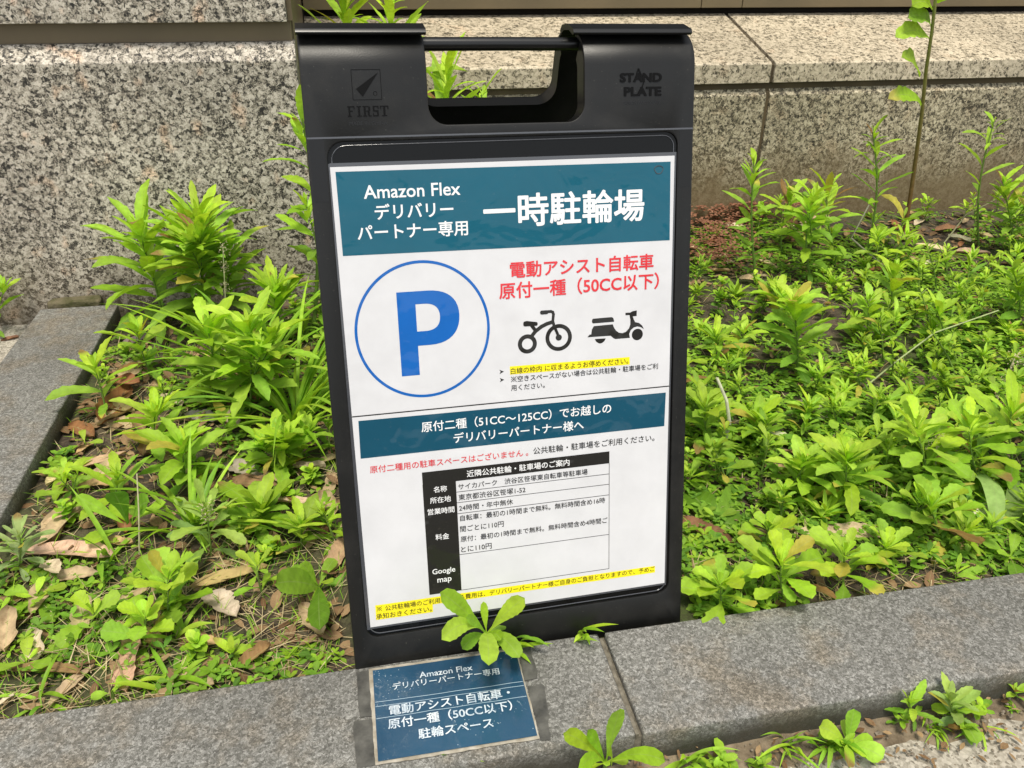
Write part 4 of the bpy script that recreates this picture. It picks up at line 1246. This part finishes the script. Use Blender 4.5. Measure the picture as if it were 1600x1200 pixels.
F(1352, 400, 1364, 207, 'leggy weed with a starry tuft of narrow leaves against the wall', full=True, arch=1.0, L=0.068, n=24, w=0.22, dark=0.1)
F(1530, 385, 1553, 190, 'thin leggy weed with a starry tip before the right end of the wall', full=True, arch=1.0, L=0.062, n=14, w=0.22, dark=0.1, lo=0.9)
F(1585, 400, 1572, 265, 'leafy weed at the right edge of the photo in front of the wall', L=0.056, n=30, w=0.34, branches=2)
F(1590, 520, 1590, 400, 'weed at the right edge of the photo halfway down the bed', L=0.055, n=22, w=0.36, branches=1)
F(1388, 400, 1420, 310, 'large dull leaves hanging at the foot of the tall reddish stem', L=0.09, n=5, w=0.4, dark=0.2, crown=2, lo=0.4)
F(1366, 430, 1376, 350, 'small bright weed below the leggy starry weed', L=0.048, n=12, w=0.30, bright=0.1)
F(1402, 420, 1420, 352, 'small bright weed just right of the tall weed\'s foot', L=0.046, n=12, w=0.30, bright=0.1)
F(1245, 590, 1243, 445, 'big fresh green weed in the middle of the right bed, tallest of the dense patch', L=0.062, n=34, w=0.34, bright=0.08)
F(1215, 520, 1222, 440, 'forked weed with upright leaves behind the big fresh green weed', L=0.052, n=14, w=0.36, bright=0.12, branches=1)
F(1395, 500, 1402, 400, 'bright weed with forward-pointing leaves above the long pale stalk', L=0.056, n=18, w=0.36, bright=0.1)
F(1355, 540, 1362, 452, 'weed with seedy flower tip in the middle of the right bed', L=0.05, n=16, w=0.38, head=0.014)
F(1478, 540, 1470, 465, 'weed with a long twisted leaf right of the middle of the right bed', L=0.052, n=14, w=0.34)
F(1455, 760, 1440, 640, 'large bright weed with rounded leaves in the right foreground', L=0.058, n=28, w=0.36, shape='spoon', bright=0.12)
F(1530, 750, 1522, 640, 'large bright weed right of its twin in the right foreground', L=0.056, n=26, w=0.36, shape='spoon', bright=0.08)
F(1590, 740, 1592, 610, 'long-leaved weed leaning in from the right edge of the photo', L=0.07, n=16, w=0.3)
F(1325, 790, 1330, 690, 'curly-tipped weed in the right foreground with a yellowed lower leaf', L=0.056, n=24, w=0.34, crown=16)
F(1250, 780, 1255, 700, 'upright weed left of the curly-tipped weed', L=0.052, n=16, w=0.38, bright=0.05)
F(1470, 850, 1462, 765, 'spreading light green weed above the yellow-brown leaf by the kerb', L=0.056, n=14, w=0.42, shape='spoon')
F(1228, 940, 1226, 855, 'bright broad-leaved weed overhanging the kerb right of the sign', L=0.048, n=18, w=0.40, shape='spoon', bright=0.1)
F(1125, 960, 1128, 888, 'bright weed at the kerb next to the lower right corner of the sign', L=0.046, n=16, w=0.46, shape='spoon', bright=0.12)
F(1318, 920, 1325, 842, 'bright weed at the kerb below the long pale dead leaf', L=0.042, n=16, w=0.40, shape='spoon', bright=0.08)
F(1388, 880, 1390, 836, 'small bright weed at the right end of the long pale dead leaf', L=0.040, n=9, w=0.44, shape='spoon', bright=0.1)
F(1495, 905, 1500, 880, 'tiny forked seedling on dry straw by the right kerb', L=0.028, n=5, w=0.3, crown=4, bright=0.1)
F(1200, 860, 1205, 808, 'small weed right of the large dark rosette', L=0.034, n=9, w=0.46, shape='spoon')
F(1130, 570, 1120, 505, 'feathery dull green weed close to the right edge of the sign', L=0.05, n=26, w=0.24, dark=0.05)
F(1110, 700, 1105, 610, 'dull green weed touching the right edge of the sign at mid height', L=0.052, n=20, w=0.36, dark=0.1)
F(1180, 690, 1188, 632, 'leafy weed between the sign and the big fresh green weed', L=0.048, n=18, w=0.4)
F(1095, 300, 1092, 240, 'pale drying weed just right of the sign before the wall', L=0.045, n=14, w=0.26, pale=0.6)
rosette('rosette_weed', ground_pt(1118, 822), 'large dark green rosette with broad veined leaves right of the sign', L=0.04, n=3, seed=41, w=0.5, lo=0.3, dark=0.05, tips=[(aty(1072, 768, .80), .044, .15, .30), (aty(1172, 775, .80), .056, .15, .36), (aty(1175, 838, .72), .036, .25, .34), (aty(1092, 842, .72), .024, .2, .34)])
rosette('rosette_weed', ground_pt(1130, 705), 'flat long-leaved rosette with a bent pale stalk right of the sign', L=0.055, n=7, seed=42, w=0.26, lo=0.5, elev=0.25, shape='lance')
rosette('rosette_weed', ground_pt(1575, 880), 'large dark leaf clump at the right end of the kerb', L=0.05, n=7, seed=43, w=0.55, lo=0.2, dark=0.1)
# wilted big leaf
fol = Acc(); b = ground_pt(1560, 850)
leaf_to(fol, b, aty(1500, 750, .80), .034, (.32, .48, .14), lift=0.55, shape='ovate', teeth=0.4, nteeth=5, fold=-0.3, wave=0.12, rows=20, cols=7)
leaf_to(fol, b, aty(1605, 770, .85), .05, (.20, .30, .08), lift=0.3, shape='ovate', teeth=0.4, nteeth=5, fold=0.3, wave=0.12, rows=20, cols=7)
finish('wilted_weed', b, None, fol, 'wilted weed with one big pale drooping toothed leaf at the right edge of the photo')

def stalk(pts, label, r0=0.0012, col=(.52, .48, .28), head=None, cat='stalk'):
    s = Acc(); stem_acc(s, pts, r0, r0 * 0.7, col)
    b = np.asarray(pts[0], float)
    t = tag(empty('dry_stalk', b), label, cat)
    s.build('stem', M['stem'], t, b)
    if head:
        f = Acc(); rr = random.Random(int(b[0] * 1000))
        for p, sz in head: seed_head(f, np.asarray(p), sz, rr)
        f.build('flower_head', M['flower'], t, b)
b0 = ground_pt(1345, 610)
stalk([b0, aty(1400, 565, b0[1] + .03), aty(1460, 520, b0[1] + .06), aty(1560, 485, b0[1] + .08)], 'long pale stalk lying diagonally across the right bed', 0.0017, (.36, .42, .19))
b0 = ground_pt(1290, 560)
stalk([b0, aty(1350, 535, b0[1] + .03), aty(1450, 450, b0[1] + .16)], 'thin green stalk crossing behind the long pale stalk', 0.0014, (.25, .32, .10))
b0 = ground_pt(1128, 712)
stalk([b0, aty(1140, 660, b0[1] - .01), aty(1135, 625, b0[1] - .01), aty(1120, 590, b0[1] - .0)], 'bent pale stalk rising from the flat rosette right of the sign', 0.0028, (.62, .62, .44))
b0 = ground_pt(1465, 755)
stalk([b0, aty(1462, 725, b0[1]), aty(1464, 690, b0[1])], 'dry beige flower head standing in the right foreground', 0.0013, head=[(aty(1464, 690, b0[1]), .016), (aty(1470, 678, b0[1]), .012)])
b0 = ground_pt(1555, 640)
stalk([b0, aty(1560, 620, b0[1]), aty(1585, 560, b0[1])], 'row of dry beige flower heads leaning at the right edge of the bed', 0.0012, head=[(aty(1560, 620, b0[1]), .018), (aty(1575, 590, b0[1]), .018), (aty(1588, 560, b0[1]), .018)])
b0 = ground_pt(352, 560)
stalk([b0, aty(352, 460, b0[1]), aty(348, 380, b0[1])], 'thin spike with dry flowers before the tall bushy weed on the left', 0.0011, (.40, .42, .22), head=[(aty(349, 385, b0[1]), .014), (aty(350, 415, b0[1]), .011), (aty(352, 445, b0[1]), .010)])
b0 = ground_pt(218, 870)
stalk([b0, aty(217, 800, b0[1]), aty(214, 740, b0[1] + .02)], 'pale upright straw above the brown dead leaves in the left bed', 0.0011, (.50, .47, .28))
b0 = ground_pt(1385, 420)
stalk([b0, aty(1330, 372, b0[1]), aty(1358, 320, b0[1])], 'grey bent stem below the leggy starry weed', 0.0022, (.34, .33, .24))
b0 = ground_pt(1475, 380)
stalk([b0, aty(1510, 335, b0[1]), aty(1580, 300, b0[1] - .05)], 'pale arching stem before the right end of the wall', 0.002, (.36, .35, .2))

# --- the dense weeds one cannot tell apart
rf = random.Random(77)
count = 0
protos = []
KINDS = {'spoon': ('spoon-leaved weed', (.022, .036), (.36, .46), (4, 6), (6, 11), 'spoon', .25),
         'narrow': ('narrow-leaved weed', (.024, .042), (.22, .30), (5, 8), (9, 15), 'lance', .25),
         'round': ('tiny round-leaved weed', (.011, .019), (.55, .7), (3, 5), (10, 18), 'ovate', .0)}
def filler(x, y, h, kind, where, dark=0.0, bright=0.0):
    nm, Ls, ws, cr, ns, shape, teeth = KINDS[kind]
    b = np.array([x, y, max(0.004, soil_z(x, y)) - 0.003])
    ln = 0.7 if kind == 'round' else 0.35
    e = b + [rf.uniform(-ln, ln) * h, rf.uniform(-ln, ln) * h, h]
    SEED[0] += 1
    return fleabane(kind + '_leaved_weed', b, e, 'small ' + nm + ' ' + where, L=rf.uniform(*Ls), n=rf.randint(*ns), w=rf.uniform(*ws), shape=shape, seed=SEED[0], bright=bright, dark=dark,
                    crown=rf.randint(*cr), rows=13 if kind != 'round' else 7, group=nm + 's ' + where, branches=rf.choice((0, 0, 1, 2)), teeth=teeth, lo=rf.uniform(.35, .7))
placed = []
for (u, v, d) in ((1118, 800, .085), (1150, 850, .06), (1330, 840, .07), (1400, 850, .06), (1260, 850, .05), (1480, 880, .06), (1560, 880, .06), (500, 930, .05), (100, 880, .07), (200, 1030, .05), (340, 960, .05), (170, 740, .09), (400, 1030, .05), (160, 640, .06), (1500, 390, .15), (1130, 690, .05), (1080, 870, .05)):
    p = at(u, v, 0.015); placed.append((p[0], p[1], d))
def free(x, y, d):
    for a, b, c in placed:
        if (a - x) ** 2 + (b - y) ** 2 < d * d: return False
    placed.append((x, y, d)); return True
tries = 0
while count < 280 and tries < 12000:
    tries += 1
    y = rf.uniform(0.60, 1.80)
    xm = 0.80 * y + 0.45
    x = rf.uniform(0.34 if y < 1.1 else 0.34 + (y - 1.1) * 0.55, xm)
    dens = mnoise.noise((x * 4, y * 4, 9.0))
    if y < 0.72 and dens < 0.15 and rf.random() < 0.75: continue
    if dens < -0.25: continue
    if y > 1.5 and rf.random() < 0.45: continue
    # bare leaf-litter pocket before the wall and the clover corner
    u_ok = not (1.02 + (y - 1.5) * 0.5 < x < 1.5 and 1.5 < y < 1.85)
    if not u_ok and rf.random() < 0.9: continue
    if y > 1.45 and x < 0.95: continue
    if not free(x, y, 0.034 if y < 1.2 else 0.042): continue
    h = rf.uniform(0.015, 0.075) * (1.0 + 0.3 * (y > 1.0)) * (1.0 if dens > 0 else 0.7)
    filler(x, y, h, rf.choice(('spoon', 'narrow', 'narrow', 'round')), 'in the dense green patch right of the sign', bright=rf.uniform(-.15, .15), dark=rf.choice((0, 0, .15)))
    count += 1
count = 0; tries = 0
while count < 46 and tries < 4000:
    tries += 1
    y = rf.uniform(0.60, 1.45)
    x = rf.uniform(-0.40, -0.03 - 0.02 * y)
    dens = mnoise.noise((x * 5, y * 5, 2.0))
    if dens < -0.05: continue
    if x < -0.2 and y > 0.85 and rf.random() < 0.6: continue
    if not free(x, y, 0.045): continue
    filler(x, y, rf.uniform(0.012, 0.05), rf.choice(('spoon', 'narrow', 'round', 'round')), 'between the dead leaves left of the sign', bright=rf.uniform(-.15, .1))
    count += 1
# behind the sign, only glimpsed past its edges
for (x, y) in ((0.02, 0.95), (0.05, 1.25), (0.30, 1.1), (0.42, 1.3), (0.40, 1.45), (0.52, 1.5), (0.1, 1.5), (0.28, 1.55)):
    filler(x, y, rf.uniform(.05, .12), 'spoon', 'in the shade behind the sign')

# ------------------------------------------------------------------ stuff: chickweed carpet, fine grass, straw, litter
rs = random.Random(5)
acc = Acc()
k = 0
while k < 12500:
    y = rs.uniform(0.575, 1.82)
    left = rs.random() < 0.22
    x = rs.uniform(-0.43, -0.045) if left else rs.uniform(0.32, 0.8 * y + 0.5)
    d = mnoise.noise((x * 6, y * 6, 4.4)) + (0.28 if not left else -0.02)
    if left and x < -0.22 and y > 0.8: d -= 0.25
    if y > 1.62 and x > 0.9: d -= 0.35
    if d < rs.uniform(-0.25, 0.35): continue
    k += 1
    z = soil_z(x, y)
    c = green(rs.uniform(0.15, 0.75), rs, 0.05)
    hh = rs.uniform(0.001, 0.014)
    a0 = rs.random() * 6.28
    sz = rs.uniform(0.006, 0.014)
    for q in range(rs.choice((2, 3, 4))):
        leaf(acc, (x, y, z + hh), a0 + q * 1.8 + rs.uniform(-.3, .3), rs.uniform(0.0, 0.7), sz, sz * 0.6, c, droop=0.4, rows=4, cols=3, shape='ovate', fold=0.2, r=rs)
tag(acc.build('ground_cover', M['leaf']), 'carpet of tiny round-leaved chickweed over the soil', 'ground cover', kind='stuff')
acc = Acc(); acc2 = Acc()
for i in range(9500):
    y = rs.uniform(0.572, 1.5) if rs.random() < 0.7 else rs.uniform(0.572, 0.8)
    left = rs.random() < 0.5
    x = rs.uniform(-0.43, -0.045) if left else rs.uniform(0.32, 0.8 * y + 0.4)
    z = soil_z(x, y)
    if rs.random() < 0.55:
        L = rs.uniform(0.012, 0.035)
        leaf(acc, (x, y, z - 0.001), rs.random() * 6.28, rs.uniform(0.1, 1.3), L, rs.uniform(.0006, .0014), green(rs.uniform(.2, .8), rs), droop=rs.uniform(0.2, 1.4), rows=5, cols=3, shape='blade', r=rs)
    else:
        L = rs.uniform(0.012, 0.05)
        leaf(acc2, (x, y, z + rs.uniform(0.001, .006)), rs.random() * 6.28, rs.uniform(-0.05, 0.35), L, rs.uniform(.0005, .0013), mixc((.60, .50, .30), (.26, .18, .09), rs.random()), droop=rs.uniform(-0.2, 0.5), rows=5, cols=3, shape='blade', r=rs)
tag(acc.build('grass', M['blade']), 'fine short grass growing through the ground cover', 'grass', kind='stuff')
tag(acc2.build('straw', M['flower']), 'dry straw and fine stalks scattered over the soil', 'straw', kind='stuff')
acc = Acc()
for i in range(2600):
    if rs.random() < 0.4:
        x, y = rs.uniform(-0.43, -0.04), rs.uniform(0.575, 1.5)
    elif rs.random() < 0.5:
        y = rs.uniform(1.45, 1.84); x = rs.uniform(0.4, 0.8 * y + 0.5)
    else:
        y = rs.uniform(0.575, 1.7); x = rs.uniform(0.32, 0.8 * y + 0.5)
    z = soil_z(x, y); sz = rs.uniform(0.008, 0.028)
    c = mixc((.36, .24, .13), (.13, .065, .032), rs.random())
    leaf(acc, (x, y, z + rs.uniform(0.0, .005)), rs.random() * 6.28, rs.uniform(-.2, .4), sz, sz * rs.uniform(.3, .6), c, droop=rs.uniform(-.5, 1.0), rows=5, cols=3, shape='dead', fold=rs.uniform(-.5, .7), r=rs)
for i in range(700):
    x = rs.uniform(-0.5, 1.2); y = rs.uniform(0.385, 0.445); sz = rs.uniform(0.003, 0.012)
    leaf(acc, (x, y, 0.008 * max(0, (y - .39) / .05) + 0.003), rs.random() * 6.28, rs.uniform(-.1, .3), sz, sz * rs.uniform(.2, .6), mixc((.36, .24, .13), (.13, .065, .032), rs.random()), droop=rs.uniform(-.5, .6), rows=4, cols=3, shape='dead', fold=.2, r=rs)
grit = bmesh.new()
for i in range(1500):
    x = rs.uniform(-0.1, 1.1); y = rs.uniform(0.33, 0.443); r0 = rs.uniform(.0005, .0022) * (1 if rs.random() < .93 else 2.0)
    z = max(0.0, 0.010 * (y - .39) / .06)
    q = [grit.verts.new((x + r0 * math.cos(a) * rs.uniform(.7, 1.2), y + r0 * math.sin(a) * rs.uniform(.7, 1.2), z)) for a in (0, 1.25, 2.5, 3.8, 5.0)]
    tp = grit.verts.new((x, y, z + r0 * rs.uniform(.6, 1.1)))
    for k in range(5): grit.faces.new((q[k], q[(k + 1) % 5], tp))
tag(obj('gravel', grit, plain('grit', (.26, .22, .17), 0.9, 0.2, var=(200, (.10, .08, .055)))), 'grit and crumbs of soil on the paving along the kerb', 'gravel', kind='stuff')
tag(acc.build('leaf_litter', M['dead']), 'crumbled brown leaf litter over the soil', 'leaf litter', kind='stuff')
# pinkish clover in the corner right of the sign
acc = Acc()
for i in range(420):
    if i < 360:
        p = at(rs.gauss(1118, 34), rs.uniform(300, 425), 0.02)
    else:
        p = at(rs.gauss(1238, 12), rs.uniform(370, 395), 0.02); p[2] += rs.uniform(0.0, 0.11)
    hh = rs.uniform(0.004, 0.05) if i < 360 else 0
    c = mixc((.42, .20, .13), (.24, .10, .06), rs.random())
    a0 = rs.random() * 6.28
    for q in range(3):
        leaf(acc, (p[0], min(p[1], 1.835), p[2] + hh), a0 + q * 2.09, rs.uniform(0.0, 0.5), 0.012, 0.0105, c, droop=0.4, rows=4, cols=3, shape='spoon', fold=0.25, r=rs)
tag(acc.build('clover', M['leaf']), 'pinkish brown clover patch between the sign and the wall', 'clover', kind='stuff')

# ------------------------------------------------------------------ fallen leaves
TAN, PALE, BRN, RED, GREY, OCH = (.52, .39, .23), (.68, .56, .39), (.27, .165, .085), (.32, .14, .065), (.40, .34, .27), (.52, .35, .17)
def fallen(a, b, wr, col, label, curl=0.25, lift=0.08, seed=0, z=0.010, group=None, fold=0.15):
    r = random.Random(seed * 3 + 2)
    p0, p1 = ground_pt(*a), ground_pt(*b)
    p0[2] += z; p1[2] += z + r.uniform(-.002, .006)
    L = np.linalg.norm(p1 - p0)
    acc = Acc()
    c = tuple(x * r.uniform(.88, 1.12) for x in col)
    t = np.linspace(0, 1, 20)[:, None]
    mid = (p0 + p1) / 2 + np.array([0, 0, lift * L]) + np.array([r.uniform(-.1, .1) * L, r.uniform(-.1, .1) * L, 0])
    C = (1 - t) ** 2 * p0 + 2 * t * (1 - t) * mid + t ** 2 * p1
    d = p1 - p0
    s = np.cross(d, [0, 0, 1.0]); s /= np.linalg.norm(s)
    leaf_line(acc, C, s, L * wr * 0.85, c, 'dead', fold=fold, curl=curl, wave=0.06, roll=r.uniform(-.35, .35), cols=9, r=r)
    b0 = (p0 + p1) / 2
    o = acc.build('fallen_leaf', M['dead'], None, b0)
    o.location = b0
    tag(o, label, 'fallen leaf', group)
for i, (a, b, wr, col, lab, cu) in enumerate((
    ((38, 868), (182, 882), .34, PALE, 'long pale tan fallen leaf, largest of the left bed', .15),
    ((60, 915), (160, 905), .30, TAN, 'tan fallen leaf tucked under the largest pale leaf', .3),
    ((200, 1088), (222, 985), .34, TAN, 'tan strip-like fallen leaf pointing at the front kerb', .2),
    ((118, 1010), (140, 940), .36, TAN, 'tan fallen leaf behind the small seedling near the front kerb', .2),
    ((80, 1110), (150, 1045), .34, TAN, 'crumpled tan fallen leaf lying by the front kerb', .35),
    ((20, 1055), (130, 1062), .22, BRN, 'curled brown fallen leaf in the front left corner', .5),
    ((0, 1108), (28, 1098), .7, PALE, 'pale fallen leaf at the left end of the front kerb', .2),
    ((375, 1050), (425, 1020), .55, BRN, 'cupped brown fallen leaf with a pale folded tip above the front kerb', .6),
    ((330, 935), (372, 975), .62, PALE, 'pale fallen leaf in the middle of the front left bed', .25),
    ((300, 925), (420, 895), .26, OCH, 'rolled tan fallen leaf with a long stalk left of the sign', .5),
    ((290, 655), (345, 662), .5, GREY, 'grey curled fallen leaf below the broad leafy clump', .35),
    ((350, 730), (415, 760), .42, GREY, 'grey-brown fallen leaf left of the three-tipped weed', .25),
    ((470, 740), (530, 720), .4, TAN, 'tan fallen leaf by the left edge of the sign', .2),
    ((515, 900), (548, 845), .55, OCH, 'orange tan fallen leaf against the sign\'s lower left edge', .2),
    ((160, 668), (205, 610), .42, RED, 'reddish brown fallen leaf under the small weed by the left kerb', .3),
    ((190, 600), (222, 570), .5, TAN, 'pinkish tan fallen leaf near the back of the left bed', .2),
    ((110, 670), (150, 690), .4, RED, 'dark reddish fallen leaf at the inner foot of the left kerb', .3),
    ((120, 740), (200, 715), .40, TAN, 'broad tan fallen leaf in the leaf pile of the left bed', .2),
    ((125, 765), (205, 770), .32, OCH, 'orange brown fallen leaf in the leaf pile of the left bed', .25),
    ((75, 765), (105, 735), .5, PALE, 'pale curled fallen leaf touching the left kerb', .4),
    ((150, 640), (215, 655), .3, OCH, 'light brown folded leaf behind the bright yellow-green weed', .4),
    ((120, 800), (180, 790), .34, BRN, 'brown fallen leaf below the leaf pile of the left bed', .3),
    ((70, 825), (150, 810), .36, TAN, 'tan fallen leaf beside the silvery weed', .25),
    ((190, 545), (240, 530), .4, GREY, 'grey fallen leaf at the back corner of the left bed', .25),
    ((410, 790), (500, 802), .26, PALE, 'pale split fallen leaf left of the sign', .4),
    ((310, 835), (350, 815), .4, BRN, 'brown fallen leaf under the grey-green weed', .3),
    ((1240, 838), (1425, 842), .20, TAN, 'very long pale fallen leaf in the right foreground', .12),
    ((1062, 818), (1145, 858), .34, BRN, 'rolled brown fallen leaf under the large dark rosette', .5),
    ((1190, 685), (1250, 700), .5, PALE, 'rounded pale fallen leaf in the right foreground', .3),
    ((1130, 690), (1170, 685), .5, BRN, 'olive brown fallen leaf by the flat rosette right of the sign', .4),
    ((1252, 640), (1285, 665), .7, GREY, 'cupped grey fallen leaf in the dense right patch', .6),
    ((1475, 860), (1540, 850), .5, OCH, 'yellow brown broad fallen leaf by the right kerb', .15),
    ((1180, 730), (1235, 745), .5, TAN, 'tan fallen leaf behind the upright weed in the right foreground', .25),
    ((1500, 820), (1600, 800), .3, PALE, 'pale fallen leaf beneath the wilted weed', .3),
    ((1105, 428), (1140, 432), .6, TAN, 'brown fallen leaf at the edge of the pinkish clover', .3),
    ((1165, 434), (1200, 435), .3, TAN, 'narrow tan fallen leaf right of the clover patch', .2),
    ((1185, 470), (1210, 485), .6, RED, 'small red-brown fallen leaf in the dense right patch', .3),
    ((1180, 410), (1215, 425), .5, PALE, 'pale pointed fallen leaf below the slender weed', .3),
    ((1430, 385), (1480, 400), .36, PALE, 'pale fallen leaf at the left of the leaf pile before the wall', .2),
    ((1480, 372), (1515, 385), .5, PALE, 'pinkish tan fallen leaf in the leaf pile before the wall', .2),
    ((1490, 398), (1545, 402), .36, TAN, 'tan fallen leaf at the front of the leaf pile before the wall', .25),
    ((1440, 420), (1465, 415), .6, PALE, 'small pale fallen leaf in front of the leaf pile before the wall', .3),
    ((1510, 365), (1550, 378), .45, TAN, 'tan fallen leaf at the right of the leaf pile before the wall', .2),
    ((1460, 365), (1500, 360), .4, BRN, 'brown fallen leaf at the back of the leaf pile before the wall', .3),
    ((1400, 380), (1440, 372), .4, BRN, 'brown fallen leaf at the foot of the tall weed', .3),
    ((1290, 660), (1330, 655), .4, GREY, 'pale grey fallen leaf fragment in the dense right patch', .3),
)):
    fallen(a, b, wr, col, lab, curl=cu, seed=i, lift=0.05, z=0.005)
for i in range(66):
    if i < 40:
        x, y = rs.uniform(-.42, -.02), rs.uniform(.59, 1.25); g = 'other fallen leaves of the left bed'; lb = 'brown fallen leaf lying between the weeds left of the sign'
    else:
        y = rs.uniform(1.4, 1.82); x = rs.uniform(.75, 1.65); g = 'other fallen leaves before the wall'; lb = 'small brown fallen leaf on the soil before the right wall'
    L = rs.uniform(.032, .07); a = rs.random() * 6.28
    acc = Acc(); z = soil_z(x, y) + rs.uniform(.004, .012)
    leaf(acc, (x, y, z), a, rs.uniform(-.05, .25), L, L * rs.uniform(.32, .5), rs.choice((TAN, BRN, RED, OCH, TAN, PALE)), droop=rs.uniform(0, .5), rows=14, cols=7, shape='dead', fold=.15, curl=rs.uniform(.1, .5), wave=.06, roll=rs.uniform(-.3, .3), r=rs)
    o = acc.build('fallen_leaf', M['dead'], None, (x, y, z)); o.location = (x, y, z)
    tag(o, lb, 'fallen leaf', g)
# one brown leaf behind the left kerb, outside the bed
fallen((0, 528), (28, 522), .6, BRN, 'brown fallen leaf on the pavement outside the left kerb', .4, seed=99, z=-0.008)
